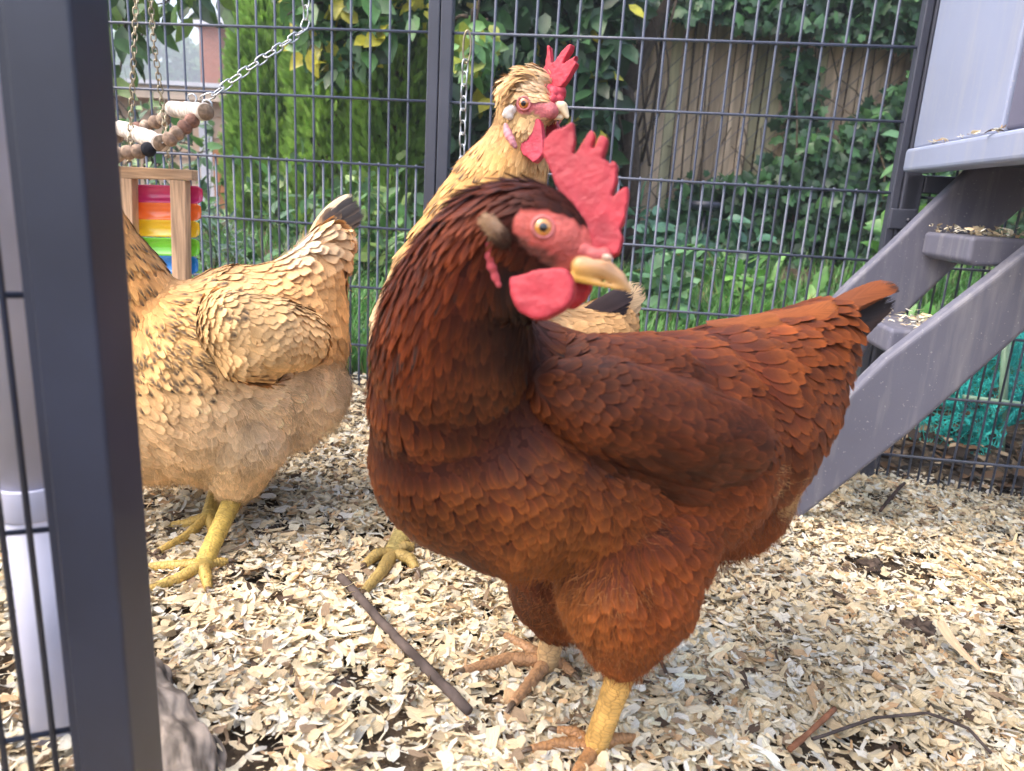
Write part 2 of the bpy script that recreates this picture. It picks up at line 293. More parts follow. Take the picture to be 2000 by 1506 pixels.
# wood shavings: curled strips, one countless mass
def chips(name, x0, x1, y0, y1, N, inside=True, zoff=None, Ls=(.004, .017), pts=None):
    if pts is None:
        x = rng.uniform(x0, x1, N*2); y = rng.uniform(y0, y1, N*2)
        m = fbm(np.stack([x*6, y*6], 1), 3, 11); m2 = vnoise(np.stack([x*17, y*17], 1), 31); d = (x-FO[0])*FN[0]+(y-FO[1])*FN[1]
        keep = (rng.random(len(x)) < np.clip((m*.55+m2*.45-.31)*8, .25, 1)) & (d < rng.normal(-.0, .035, len(x)))
        x = x[keep][:N]; y = y[keep][:N]; z = gz(x, y)+rng.uniform(0, .011, len(x))
    else: x, y, z = pts.T
    n = len(x); L = rng.uniform(*Ls, n)*np.where(rng.random(n) < .08, 1.7, 1); W = L*np.where(rng.random(n) < .55, rng.uniform(.1, .28, n), rng.uniform(.3, .75, n)); W = np.minimum(W, .0085)
    a = rng.uniform(0, 2*PI, n); til = rng.normal(0, .24, n); rol = rng.normal(0, .30, n)
    X = np.stack([np.cos(a)*np.cos(til), np.sin(a)*np.cos(til), np.sin(til)], 1); Y0 = np.stack([-np.sin(a), np.cos(a), np.zeros(n)], 1); Z0 = np.cross(X, Y0)
    Y_ = Y0*np.cos(rol)[:, None]+Z0*np.sin(rol)[:, None]; Z = np.cross(X, Y_)
    nu = 6; t = np.linspace(-1, 1, nu); c = rng.normal(0, 1., n)*np.where(rng.random(n) < .16, 2.0, .45); c = np.where(np.abs(c) < .15, .15, c)
    ang = t[None]*c[:, None]; T = np.zeros((n, nu*2, 3)); xx = np.sin(ang)/c[:, None]*.5; zz = (1-np.cos(ang))/c[:, None]*.5
    sk = rng.normal(0, .5, (n, 1)); bn = rng.normal(0, .08, (n, 1)); e1 = rng.uniform(.1, 1.1, n); e2 = rng.uniform(.1, 1.1, n)
    for k in (0, 1):
        wv = (k*2-1)*.5*(1+rng.normal(0, .10, (n, nu))); wv[:, 0] *= e1; wv[:, -1] *= e2
        T[:, k::2, 0] = xx+rng.normal(0, .03, (n, nu))+(k*2-1)*sk*(W/L)[:, None]*.4; T[:, k::2, 1] = wv*(W/L)[:, None]+bn*t[None]**2; T[:, k::2, 2] = zz+rng.normal(0, .012, (n, nu))
    f = np.array([[2*i, 2*i+1, 2*i+3, 2*i+2] for i in range(nu-1)]); uvt = np.array([[t[i//2], (i % 2)*2-1, 0] for i in range(nu*2)])
    pal = np.array([[.93, .77, .50], [.95, .86, .65], [.87, .69, .44], [.95, .91, .79], [.78, .52, .29], [.40, .29, .19], [.13, .09, .065]])
    ci = rng.choice(7, n, p=[.28, .28, .15, .17, .045, .045, .03]); col = pal[ci]*rng.uniform(.75, 1.08, (n, 1))
    if pts is None: col = col*(1-.3*np.clip((fbm(np.stack([x*3.1, y*3.1], 1), 3, 77)-.52)*6, 0, 1))[:, None]
    s = L[:, None]; b = MB(); b.inst(T, f, np.stack([x, y, z+.003], 1), X*s, Y_*s, Z*s, np.clip(col, 0, .95), uv=uvt); return b
b = chips('wood_shavings', -1.05, 1.35, .1, 1.5, 150000, Ls=(.004, .016))
b.join(chips('z', -.8, 1.2, .3, 1.4, 60000, Ls=(.0012, .0045)))
b.join(chips('x', -.45, .62, .12, .85, 15000, Ls=(.010, .023)).join(chips('y', -.9, 1.2, .5, 1.45, 16000, Ls=(.009, .018))))
wood = b.build('wood_shavings', M_chip, label='pale curled wood shavings strewn over the floor of the chicken run', cat='wood shavings', kind='stuff')
# ================================================================ back fence of the run
def fpt(s, z, d=0): return FO+FT*s+A(0, 0, z)+FN*d
def f_sz(px, py): p = PL(px, py, FO, FN)-FO; return p@FT, p[2]
rows = [f_sz(700, y)[1] for y in (55, 188, 320, 441, 559, 670, 780)]; dz = (rows[0]-rows[-1])/6; z_mid = rows[2]
s_l = f_sz(834, 200)[0]; s_c = f_sz(857, 200)[0]; s_r = f_sz(880, 200)[0]; s_e = f_sz(1790, 95)[0]; s_e2 = f_sz(1815, 60)[0]
wc = (f_sz(1754, 80)[0]-f_sz(1220, 80)[0])/12.1
print('rows', rows, 'dz', dz, 'wc', wc, 's', s_l, s_r, s_e, s_e2)
def fence_panel(sa, sb, label, pa=None, ztop=1.25, zbot=-.16, mid=z_mid, frame_d=.0):
    root = empty('mesh_fence_panel', label, 'fence panel', 'mesh panels along the back of the run')
    m = MB(); n = int(round((sb-sa)/wc)); ss = np.linspace(sa, sb, n+1)
    for s in ss[1:-1]: m.tube([fpt(s, zbot, .003), fpt(s, ztop, .003)], .0021, n=6, vs=1)
    for s in (ss[1:]+ss[:-1])/2: m.tube([fpt(s, zbot, .003), fpt(s, mid+.004, .003)], .0021, n=6)
    k = int((ztop-mid)/dz)+1; k2 = int((mid-zbot)/dz)+1
    for i in range(-k2, k):
        z = mid+i*dz
        if zbot < z < ztop: m.tube([fpt(sa-.004, z, 0), fpt(sb+.004, z, 0)], .0024, n=6)
    m.build('wire_mesh', M_wire, root)
    return root
def fbar(root, s0, s1, z0, z1, d0, d1, name='frame_tube', m=None):
    b = MB(); q = [fpt(s0, z0, d0), fpt(s1, z0, d0), fpt(s1, z1, d0), fpt(s0, z1, d0)]; b.prism(q, FN*(d1-d0)); return b.build(name, m or M_frame, root, bevel=.002)
w2 = (s_r-s_l)/2
pl = fence_panel(s_l-1.1, s_l, 'dark wire mesh panel behind the spotted buff hen, left of the centre upright')
fbar(pl, s_l, s_c-.0008, -.16, 1.25, -.008, .014); fbar(pl, s_l-1.1-w2, s_l-1.1, -.16, 1.25, -.008, .014)
pr = fence_panel(s_r, s_e, 'dark wire mesh panel between the centre upright and the coop ladder')
fbar(pr, s_c+.0008, s_r, -.16, 1.25, -.008, .014); fbar(pr, s_e, s_e2-.001, -.16, 1.25, -.008, .014)
# panel running on under the coop
pc = fence_panel(s_e2+.03, s_e2+.9, 'low dark mesh panel under the coop behind the ladder', ztop=f_sz(1850, 352)[1], mid=9)
zt = f_sz(1850, 345)[1]; fbar(pc, s_e2+.003, s_e2+.03, -.16, zt, -.012, .016, 'frame_tube'); fbar(pc, s_e2+.0305, s_e2+.93, zt-.028, zt, -.012, .016, 'frame_tube')
c = fpt(s_e2+.0, f_sz(1760, 430)[1], -.02); b = MB(); fbar(pc, s_e2-.014, s_e2+.026, f_sz(1760, 448)[1], f_sz(1760, 408)[1], -.019, -.0125, 'clamp')
b = MB(); b.tube([c+FT*.014-FN*.004, c+FT*.014+FN*.001], .004, n=14); b.build('bolt', M_black, pc)
b = MB(); q = G(1690, 940); b.tube([q-A(0, 0, .03), q+A(0, 0, .065)], .011, n=18); b.tube([q+A(0, 0, .028), q+A(0, 0, .075)], .0145, n=18); b.tube([q+A(0, -.0165, .05), q+A(0, -.012, .05)], .005, n=12)
b.build('foot_clamp', M_frame, pc, bevel=.001)
# the deep right-hand upright that carries the coop (side face catches light)
up = empty('corner_post', 'dark square corner post where the back fence meets the coop', 'post')
b = MB(); b.prism([fpt(s_e2, -.16, -.012), fpt(s_e2+.0255, -.16, -.012), fpt(s_e2+.0255, 1.25, -.012), fpt(s_e2, 1.25, -.012)], FN*.03); b.build('post_tube', M_frame, up, bevel=.002)
pc_mesh_shift = 0
# ================================================================ coop: wall runs towards the camera on the right
CN = nz(A(FT[0], FT[1], 0)); cw = PL(1790, 250, FO-FN*.03, FN)
COX = cw.copy(); COX[2] = 0                       # a vertical plane through the corner, running along -FN towards the viewer
WD = -FN
def cpt(px, py, off=0.): return PL(px, py, COX+FT*off, FT)
coop = empty('chicken_coop', 'grey plastic chicken coop raised above the ladder on the right', 'chicken coop')
def wall_poly(pts, thick, name, m, bev=.004, off=0.):
    b = MB(); b.prism([cpt(x, y, off) for x, y in pts], FT*thick); return b.build(name, m, coop, bevel=bev, seg=3)
p0 = cpt(1786, 290); z_led = p0[2]
def wpt(t, z, off=0.): return COX+FT*off+WD*t+A(0, 0, z)
zl = cpt(1790, 290)[2]; zl0 = cpt(1790, 336)[2]
t_side = (cpt(1955, 250)-COX)@WD
print('coop', COX, zl, zl0, t_side)
b = MB(); b.prism([wpt(.0, zl), wpt(t_side, zl), wpt(t_side, 1.3), wpt(.0, 1.3)], FT*.03); b.build('wall_panel', M_panel, coop, bevel=.004, seg=3)
b = MB(); b.prism([wpt(t_side+.001, zl+.003, .004), wpt(t_side+.05, zl+.003, .004), wpt(t_side+.05, 1.3, .004), wpt(t_side+.001, 1.3, .004)], FT*.03); b.build('door_runner', M_paneld, coop, bevel=.005, seg=3)
b = MB(); b.prism([wpt(t_side+.052, zl+.003), wpt(t_side+.5, zl+.003), wpt(t_side+.5, 1.3), wpt(t_side+.052, 1.3)], FT*.03); b.build('wall_panel', M_paneld, coop, bevel=.004)
b = MB(); b.prism([wpt(.002, zl0, -.011), wpt(t_side+.5, zl0, -.011), wpt(t_side+.5, zl, -.011), wpt(.002, zl, -.011)], FT*.04); b.build('base_ledge', M_panel, coop, bevel=.006, seg=3)
b = MB(); b.prism([wpt(-.01, zl, .032), wpt(t_side+.5, zl, .032), wpt(t_side+.5, 1.3, .032), wpt(-.01, 1.3, .032)], FT*.5); b.build('housing', M_paneld, coop, bevel=.01)
b = MB(); b.prism([wpt(-.01, zl0+.012, .022), wpt(t_side+.5, zl0+.012, .022), wpt(t_side+.5, zl-.002, .022), wpt(-.01, zl-.002, .022)], FT*.49); b.build('floor_tray', M_frame, coop, bevel=.004)
# ================================================================ ladder
lad = empty('coop_ladder', 'grey plastic ladder with broad steps leading up to the coop', 'ladder')
foot = G(1551, 1022); LN = FN
LO1 = foot.copy(); LO2 = foot+FN*.19
near = [(1543, 1030), (1576, 849), (1650, 778), (1732, 699), (1928, 550), (2060, 446), (2200, 330), (2330, 290), (2330, 420), (2230, 480), (1998, 653), (1776, 849), (1640, 955)]
far = [(1470, 760), (1657, 556), (1744, 476), (1830, 392), (1893, 333), (1912, 312), (1938, 298), (2000, 288), (2130, 282), (2130, 372), (2000, 407), (1957, 442), (1859, 529), (1787, 598), (1690, 690), (1570, 800), (1470, 905)]
b = MB(); b.prism([PL(x, y, LO1, LN) for x, y in near], FN*.028); b.build('stringer', M_plastic, lad, bevel=.007, seg=4)
b = MB(); b.prism([PL(x, y, LO2, LN) for x, y in far], FN*.028); b.build('stringer', M_plastic, lad, bevel=.007, seg=4)
TR = []
for (x, y, wpx) in ((1806, 452, 180), (1672, 610, 165), (1552, 772, 150)):
    p = PL(x, y, LO2-FN*.001, LN); q = p+FT*.0; L = .100; Th = .034; b = MB()
    prof = [(0, 0), (L, 0), (L, -Th), (.012, -Th*1.15), (0, -Th*1.0)]
    b.prism([q+FT*u+A(0, 0, v) for u, v in prof], -FN*.16); b.build('step', M_plastic, lad, bevel=.006, seg=4); TR.append((q, L))
# shavings lying on the steps and the coop ledge
pts = []
for q, L in TR:
    n = 90; u = rng.beta(1.2, 1.1, n)*L*.95; v = rng.random(n)*.155; pts.append(q+FT*u[:, None]-FN*v[:, None]+A(0, 0, 1)*(rng.random(n)**2*.012-.001)[:, None])
n = 26; u = rng.uniform(.08, .3, n); pts.append(COX+WD*u[:, None]+FT*rng.uniform(-.009, -.002, n)[:, None]+A(0, 0, zl+.001))
chips('s', 0, 0, 0, 0, 0, pts=np.concatenate(pts), Ls=(.006, .016)).build('spilled_shavings', M_chip, label='loose shavings spilled on the ladder steps and coop ledge', cat='wood shavings', kind='stuff')
# ================================================================ near door frame (left foreground) and the mesh on it
door = empty('run_door', 'out of focus dark door frame with mesh in the left foreground', 'door')
DY = .30
def post_pts(xs_top, xs_bot, Y): return [P(xs_bot, 1506, Y), P(xs_top, 0, Y)]
lt = P(120, 753, DY); w_f = P(198, 753, DY)[0]-P(78, 753, DY)[0]; xl = P(78, 753, DY)[0]; xr = P(198, 753, DY)[0]
# side face depth so that its far edge falls at px 248
YY = np.linspace(DY, DY+.2, 400); kk = [abs((lambda c: c[0]/c[2]*F+1000)(np.array([c_right@(A(xr, y, .4)-CAMP), 0, c_fwd@(A(xr, y, .4)-CAMP)]))-244) for y in YY]; dd = YY[int(np.argmin(kk))]-DY
print('door', xl, xr, dd)
b = MB(); b.prism([A(xl, DY, -.1), A(xr, DY, -.1), A(xr, DY, .95), A(xl, DY, .95)], A(0, dd, 0)); b.build('frame_tube', M_door, door, bevel=.0015, seg=3)
b = MB(); b.prism([A(xl-.0075, DY+.006, -.1), A(xl-.0005, DY+.006, -.1), A(xl-.0005, DY+.006, .95), A(xl-.0075, DY+.006, .95)], A(0, dd*.6, 0)); b.build('weld_strip', M_door, door, bevel=.001)
dt = nz(A(-1, -.42, 0)); base = A(xl-.0075, DY+.012, 0); b = MB()
for k in range(1, 22): b.tube([base+dt*(k*.0105)+A(0, 0, -.1), base+dt*(k*.0105)+A(0, 0, .95)], .0014, n=8)
hz = [P(40, y, DY)[2] for y in (1056, 1455)]; dzz = hz[0]-hz[1]; 
for k in range(-1, 8): z = hz[1]+k*dzz; b.tube([base+dt*(-.004)+A(0, .002, z), base+dt*.25+A(0, .002, z)], .0015, n=8)
b.build('wire_mesh', M_door, door)
# white pipe behind the door mesh
pp = P(58, 900, .44); pipe = empty('feed_pipe', 'white plastic feed pipe standing behind the door mesh', 'pipe'); r = .0205
b = MB(); b.tube([A(pp[0], .44, -.02), A(pp[0], .44, .215)], r, n=40, cap=True); b.tube([A(pp[0], .44, .2155), A(pp[0], .44, .95)], r*.96, n=40); b.build('pipe_tube', M_pvc, pipe)
b = MB(); b.tube([A(pp[0], .44, .205), A(pp[0], .44, .226)], r*1.09, n=40); b.build('coupling', M_pvc, pipe, bevel=.001)
b = MB(); z0 = .06
for k in range(26):
    h = rng.uniform(.002, .0045); wv = rng.uniform(-.0015, .0015)
    if k in (7, 8, 15): continue
    an = -.42+wv*20; c = A(pp[0]+r*1.004*math.sin(an), .44-r*1.004*math.cos(an), z0+k*.0052); b.box(c, (rng.uniform(.001, .0032), .0003, .0013), Matrix.Rotation(an, 3, 'Z'))
b.build('printed_marks', M_print, pipe)
# log by the door
lg = [P(335, 1330, .52), P(372, 1430, .50), P(398, 1510, .47), P(440, 1640, .42)]
lgp = np.array([[G(280, 1365)[0], G(280, 1365)[1]], [G(330, 1440)[0], G(330, 1440)[1]], [G(380, 1520)[0], G(380, 1520)[1]], [G(420, 1700)[0], G(420, 1700)[1]]])
b = MB(); nseg = 180; cen = []
for i in range(nseg): 
    t = i/(nseg-1)*3; k = min(int(t), 2); q = lgp[k]*(1-t+k)+lgp[k+1]*(t-k); cen.append(A(q[0]-.012, q[1], gz(q[0], q[1])+.006))
b.tube(cen, .027+.002*np.sin(np.arange(nseg)*.12), n=120, col=(.30, .22, .17)); V = b.V[0]; U = b.U[0]; q = U/.027*A(1, 1, .55); nn = (fbm(q*1.6, 3, 5)-.5)*.011+(fbm(q*A(5, 5, 1.6), 3, 6)-.5)*.007; V += nz(V-np.repeat(np.array(cen), 120, 0))*nn[:, None]
b.C[0] = np.clip(A(.235, .195, .16)*(1+(fbm(q*A(6, 6, 2), 3, 9)-.5)[:, None]*2.6), .02, 1)
log = b.build('log', M_bark, label='rough bark log at the foot of the dark door frame', cat='log')
# ================================================================ sticks and clods
def stick(px, r, label, name='stick', col=(.11, .085, .075), lift=.012, m=None):
    pts = [G(x, y)+A(0, 0, lift) for x, y in px]; P_ = []
    for i in range(len(pts)-1):
        for t in np.linspace(0, 1, 6)[:-1]: P_.append(pts[i]*(1-t)+pts[i+1]*t)
    P_.append(pts[-1]); P_ = np.array(P_)
    P_[:, 2] = gz(P_[:, 0], P_[:, 1])+lift+.004
    b = MB(); n = len(P_); b.tube(P_+rng.normal(0, r*.05, P_.shape), r*(1+.05*rng.normal(0, 1, n)), n=10, col=col); return b.build(name, M_bark, label=label, cat='stick')
stick([(665, 1160), (760, 1260), (830, 1340), (915, 1425)], .0043, 'thick dark stick lying in the shavings between the hens')
stick([(1535, 1506), (1575, 1468), (1622, 1425)], .0024, 'short reddish brown stick near the bottom edge, right of the brown hen', 'twig', (.25, .11, .06), .016)
stick([(1580, 1482), (1700, 1443), (1800, 1440), (1880, 1470), (1925, 1512)], .0014, 'thin dark curved twig in the bottom right shavings', 'twig', (.07, .055, .05), .016)
stick([(1835, 1105), (1890, 1150), (1940, 1180)], .0016, 'tan straw stalk lying in the right hand shavings', 'straw', (.5, .33, .17), .016)
stick([(1715, 1020), (1762, 965)][::-1], .0026, 'stubby dark twig on the shavings beside the foot of the ladder', 'twig', (.09, .06, .05), .014)
for i, (x, y, r, lb) in enumerate(((655, 1350, .015, 'dark earth clod in the shavings left of the thick stick'), (1040, 1262, .010, 'dark clod of earth just behind the brown hen far foot'), (1790, 1235, .020, 'dark matted clod right of the brown hen in the shavings'), (470, 1405, .012, 'dark clod in a hollow beside the log'), (520, 1050, .017, 'dark clod behind the spotted hen near foot'), (1700, 1110, .016, 'brown bark fragment right of the brown hen tail fluff'))):
    p = G(x, y)+A(0, 0, .004); b = MB(); b.sphere(p, (r, r*.8, r*.45), 40, 26, col=(.07, .05, .04)); V = b.V[0]; d = nz(V-p); V += d*((fbm(V*160, 4, i)-.5)*r*1.1)[:, None]
    b.C[0] = np.clip(A(.085, .062, .048)*(1+(fbm(V*300, 2, 3)-.5)[:, None]*2), .01, 1); b.build('soil_clod', M_bark, label=lb, cat='soil clod')
# curved loose feather on the floor
# ================================================================ toys
def chain_links(mb, pts, L, r, wid=.45):
    """interlocked oval links along a polyline"""
    pts = np.asarray(pts, float); seg = np.linalg.norm(np.diff(pts, axis=0), axis=1); S = np.concatenate([[0], np.cumsum(seg)]); n = max(2, int(S[-1]/(L*.78)))
    for k in range(n):
        s = (k+.5)*S[-1]/n; i = min(np.searchsorted(S, s)-1, len(seg)-1); i = max(i, 0); t = (s-S[i])/seg[i]; c = pts[i]*(1-t)+pts[i+1]*t; d = nz(pts[i+1]-pts[i])
        a = nz(np.cross(d, A(.2, 1, .1))); b_ = np.cross(d, a); th = math.radians(35 if k % 2 else -50)+rng.normal(0, .12); sd = a*math.cos(th)+b_*math.sin(th)
        q = [c+d*(L/2-L*wid/2)*np.sign(math.cos(x))*min(1, abs(math.cos(x))*3)+d*L*wid/2*math.cos(x)+sd*L*wid/2*math.sin(x) for x in np.linspace(0, 2*PI, 17)]
        mb.tube(q, r, n=6, cap=False)
# steel chain hanging by the centre post
ch = empty('hanging_chain', 'thin steel chain hanging on a clip beside the centre upright', 'chain')
b = MB(); chain_links(b, [P(909, 118, 1.24), P(905, 200, 1.24), P(903, 300, 1.24), P(900, 420, 1.24)], .0215, .0013, .5); b.build('chain', M_steel, ch)
b = MB(); c = P(912, 92, 1.25); b.tube([c+A(math.sin(x)*.006, 0, math.cos(x)*.024) for x in np.linspace(0, 2*PI, 20)], .0016, n=8, cap=False); b.build('spring_clip', M_brass, ch)
# bead ladder perch on its chain
TY = 1.12
def tp(x, y, dy=0.): return P(x, y, TY+dy)
per = empty('hanging_perch_ladder', 'hanging perch of pale branch rungs and wooden beads on a steel chain', 'perch')
b = MB(); chain_links(b, [tp(597, -60, .12), tp(597, 45, .12), tp(590, 62, .11), tp(520, 110, .06), tp(450, 160, .02), tp(418, 185, 0), tp(395, 193, 0)], .021, .0012, .5); b.build('chain', M_steel, per)
def rung(a, b_, r):
    m = MB(); a = np.asarray(a); b_ = np.asarray(b_); t = np.linspace(0, 1, 14)[:, None]; q = a*(1-t)+b_*t+rng.normal(0, .0006, (14, 3)); m.tube(q, r*(1+.03*np.sin(np.arange(14))), n=24, col=(.62, .54, .46))
    V = m.V[0]; m.C[0] = A(.64, .56, .48)*(1+(fbm(V*90, 4, 8)-.5)[:, None]*.5); o = m.build('rung', M_perch, per)
    e = MB(); d = nz(b_-a); e.tube([b_+d*.0006, b_+d*.0012], r*.97, n=24, col=(.26, .19, .13)); V = e.V[0]; ee = e.build('cut_end', M_perch, o)
r1a, r1b = tp(336, 214, .05), tp(402, 219, -.05); r2a, r2b = tp(236, 250, .06), tp(315, 280, -.06)
rung(r1a, r1b, .0115); rung(r2a, r2b, .0115); rung(tp(150, 285, .06), tp(225, 303, -.06), .0115)
def bead(x, y, dy, r, c):
    m = MB(); p = tp(x, y, dy); m.sphere(p, (r, r, r*.94), 28, 18, axis=(.5, .2, .6)); V = m.V[0]; m.C[0] = np.clip(np.asarray(c)*(1+(fbm(V*150+x, 3, 5)-.5)[:, None]*1.1), .005, 1); m.build('bead', M_perch, per)
brn = (.30, .21, .15); red = (.22, .12, .09); lgt = (.40, .30, .22)
for x, y, dy, c in ((319, 233, .045, lgt), (303, 239, .05, brn), (286, 247, .055, lgt), (269, 251, .06, red), (228, 266, .06, brn), (213, 268, .06, brn),
                    (375, 236, -.045, red), (361, 248, -.05, red), (346, 260, -.055, brn), (332, 272, -.06, brn), (290, 292, -.06, (.012, .013, .018)), (270, 296, -.06, brn), (250, 298, -.06, brn), (230, 301, -.06, lgt), (212, 305, -.06, brn)):
    bead(x, y, dy, .0102, c)
b = MB(); 
for o_, s_ in ((tp(375, 193, 0), 1), (tp(404, 205, -.045), -1)): b = MB(); b.tube([o_+A(math.cos(x)*.0065*s_, .002*x/6, math.sin(x)*.0065) for x in np.linspace(-1.2, 4.3, 18)], .0013, n=8); b.build('screw_eye', M_steel, per)

b = MB(); b.tube([tp(402, 219, -.045), tp(375, 236, -.045), tp(332, 272, -.06), tp(290, 292, -.06), tp(212, 305, -.06)], .001, n=6); b.build('bead_wire', M_steel, per); b = MB(); b.tube([tp(336, 214, .05), tp(303, 239, .05), tp(269, 251, .06), tp(228, 266, .06)], .001, n=6); b.build('bead_wire', M_steel, per)
# xylophone toy
xy = empty('xylophone_toy', 'hanging wooden xylophone toy with pink, orange, yellow, green and blue bars', 'toy')
XY = 1.10
def xp(x, y, dy=0.): return P(x, y, XY+dy)
def plank(q, th, name, m, par, bev=.0012): b = MB(); b.prism([xp(*c) for c in q], A(.1, 1, 0)*th); return b.build(name, m, par, bevel=bev)
plank([(205, 348), (375, 352), (375, 332), (205, 323)][::1], .017, 'top_rail', M_woodh, xy)
plank([(232, 560), (262, 560), (257, 349), (229, 347)], .016, 'side_rail', M_woodv, xy)
plank([(336, 562), (364, 562), (361, 353), (331, 351)], .016, 'side_rail', M_woodv, xy)
cols = [(.55, .02, .13), (.85, .16, .02), (.80, .52, .01), (.18, .62, .03), (.01, .20, .60)]
for k, (x0, x1, y0, y1) in enumerate(((221, 393, 362, 396), (225, 390, 396, 429), (238, 387, 430, 462), (236, 387, 465, 499), (236, 384, 500, 533))):
    nu, nv = 25, 9; V = []
    for i in range(nu):
        u = i/(nu-1); e_ = max(0, (u-.93)/.07); cut = (1-math.sqrt(max(0, 1-e_*e_)))*.33
        for j in range(nv):
            v = j/(nv-1); vv = .5+(v-.5)*(1-cut); p = xp(x0+(x1-x0)*u, y0+(y1-y0)*vv+u*4-2, .0195); V.append(p+A(0, .0055*(1-(2*vv-1)**2), 0))
    V = np.array(V); i = np.arange(nu-1)[:, None]*nv; j = np.arange(nv-1)[None]; f = np.stack([i+j, i+j+1, i+nv+j+1, i+nv+j], -1).reshape(-1, 4)
    b = MB(); b.add(V, f, col=cols[k]); o = b.build('note_bar', M_paint, xy); sm = o.modifiers.new('sol', 'SOLIDIFY'); sm.thickness = .0009
    for sx in (264, 366):
        b = MB(); b.sphere(xp(sx+1, (y0+y1)/2, .0165), (.0032, .002, .0032), 14, 8, col=(.85, .62, .35)); b.build('peg', M_paint, o)
b = MB(); chain_links(b, [tp(268, -60, .02), tp(262, 100, .0), tp(255, 250, .0), xp(252, 327, .008)], .011, .0011, .6); b.build('chain', M_brass, xy)
b = MB(); chain_links(b, [tp(290, -60, .03), tp(300, 80, .02), tp(318, 210, .02), xp(331, 328, .008)], .011, .0011, .6); b.build('chain', M_brass, xy)
# ================================================================ hens
def interp_chain(ch, step=.45):
    out = []
    for (a, b_) in zip(ch[:-1], ch[1:]):
        pa, pb = P(*a[:3]), P(*b_[:3]); ra, rb = a[3]*sz(pa), b_[3]*sz(pb); n = max(2, int(np.linalg.norm(pb-pa)/(min(ra, rb)*.35))+1)
        for t in np.linspace(0, 1, n): out.append((pa*(1-t)+pb*t, ra*(1-t)+rb*t))
    return out
def blobs(chains, vox=.004, it=12, squash=None):
    m = MB()
    for ch in chains:
        for p, r in interp_chain(ch): m.sphere(p, r, 20, 12)
    return organic(m, vox, it)
def tri_of(Fs):
    out = []
    for f in Fs:
        for k in range(1, f.shape[1]-1): out.append(f[:, [0, k, k+1]])
    return np.concatenate(out)
def sample(V, N, Fs, n):
    T = tri_of(Fs); a, b_, c = V[T[:, 0]], V[T[:, 1]], V[T[:, 2]]; ar = np.linalg.norm(np.cross(b_-a, c-a), axis=1); k = rng.choice(len(T), n, p=ar/ar.sum())
    r1 = np.sqrt(rng.random(n)); r2 = rng.random(n); w = np.stack([1-r1, r1*(1-r2), r1*r2], 1)
    return (V[T[k]]*w[..., None]).sum(1), nz((N[T[k]]*w[..., None]).sum(1)), ar.sum()/2
def thin(p, rad):
    cell = rad.max(); g = {}; keep = []; c = np.floor(p/cell).astype(int)
    for i in range(len(p)):
        x, y, z = c[i]; r2 = rad[i]**2; ok = True
        for dx in (-1, 0, 1):
            for dy in (-1, 0, 1):
                for dz_ in (-1, 0, 1):
                    for j in g.get((x+dx, y+dy, z+dz_), ()):
                        d = p[i]-p[j]
                        if d[0]*d[0]+d[1]*d[1]+d[2]*d[2] < r2: ok = False; break
                    if not ok: break
                if not ok: break
            if not ok: break
        if ok: g.setdefault((x, y, z), []).append(i); keep.append(i)
    return np.array(keep)
FV = np.array([0, .2, .42, .64, .82, .94, 1.]); FU = np.array([-1, -.5, 0, .5, 1.])
FW = {'round': np.array([.35, .78, .98, 1, .86, .6, .3]), 'lance': np.array([.5, .95, 1, .82, .55, .32, .08])}
ff = np.array([[i*5+j, i*5+j+1, (i+1)*5+j+1, (i+1)*5+j] for i in range(6) for j in range(4)])
FUV = np.array([[u, v, 0] for v in FV for u in FU])
def feathers(mb, p, n, d, L, W, c0, c1, lift=.2, lance=0, edge=None, spot=None, var=.2, curl=.0, jit=.10):
    N = len(p)
    if N == 0: return
    d = d+rng.normal(0, jit, (N, 3)); d = nz(d-n*(d*n).sum(1, keepdims=True)); b_ = np.cross(n, d); L = L*rng.uniform(.85, 1.15, N)
    lf = lift*rng.uniform(.8, 1.25, N); X = nz(d+n*lf[:, None]); Z = nz(n-X*(n*X).sum(1, keepdims=True)); Y_ = np.cross(Z, X)
    wl = np.broadcast_to(lance, (N,))[:, None]; hw = FW['round'][None]*(1-wl)+FW['lance'][None]*wl
    T = np.zeros((N, 7, 5, 3)); T[..., 0] = FV[None, :, None]*L[:, None, None]; T[..., 1] = FU[None, None]*hw[:, :, None]*(W/2)[:, None, None]
    cu = rng.normal(curl, .02, N); T[..., 2] = -(cu*L)[:, None, None]*(FV**2)[None, :, None]-(W*.05)[:, None, None]*(FU**2)[None, None]*(.4+.6*FV)[None, :, None]
    T[..., 2] += (rng.normal(0, .02, N)*W)[:, None, None]*FU[None, None]*FV[None, :, None]
    t = (FV**1.7)[None, :, None, None]; col = c0[:, None, None]*(1-t)+c1[:, None, None]*t
    col = col*rng.uniform(1-var, 1+var, (N, 1, 1, 1))
    ed = np.abs(FU)[None, None, :, None]**3*.7+np.array([0, 0, 0, 0, .2, .6, 1])[None, :, None, None]*.6
    if edge is not None: ed = np.clip(ed, 0, 1); col = col*(1-ed)+col*edge[:, None, None]*ed
    if spot is not None:
        s = spot[:, None, None, None]*np.array([0, 0, .0, .75, 1, .8, .5])[None, :, None, None]*np.array([0.05, .75, 1, .75, 0.05])[None, None, :, None]
        col = col*(1-s)+A(.02, .016, .014)*s
    mb.inst(T.reshape(N, 35, 3), ff, p+n*(W*.04)[:, None], X, Y_, Z, np.clip(col, 0, 1).reshape(N, 35, 3), uv=FUV, mat=1)
HT = np.array([0, .35, .7, 1.]); hf = np.array([[2*i, 2*i+1, 2*i+3, 2*i+2] for i in range(3)])
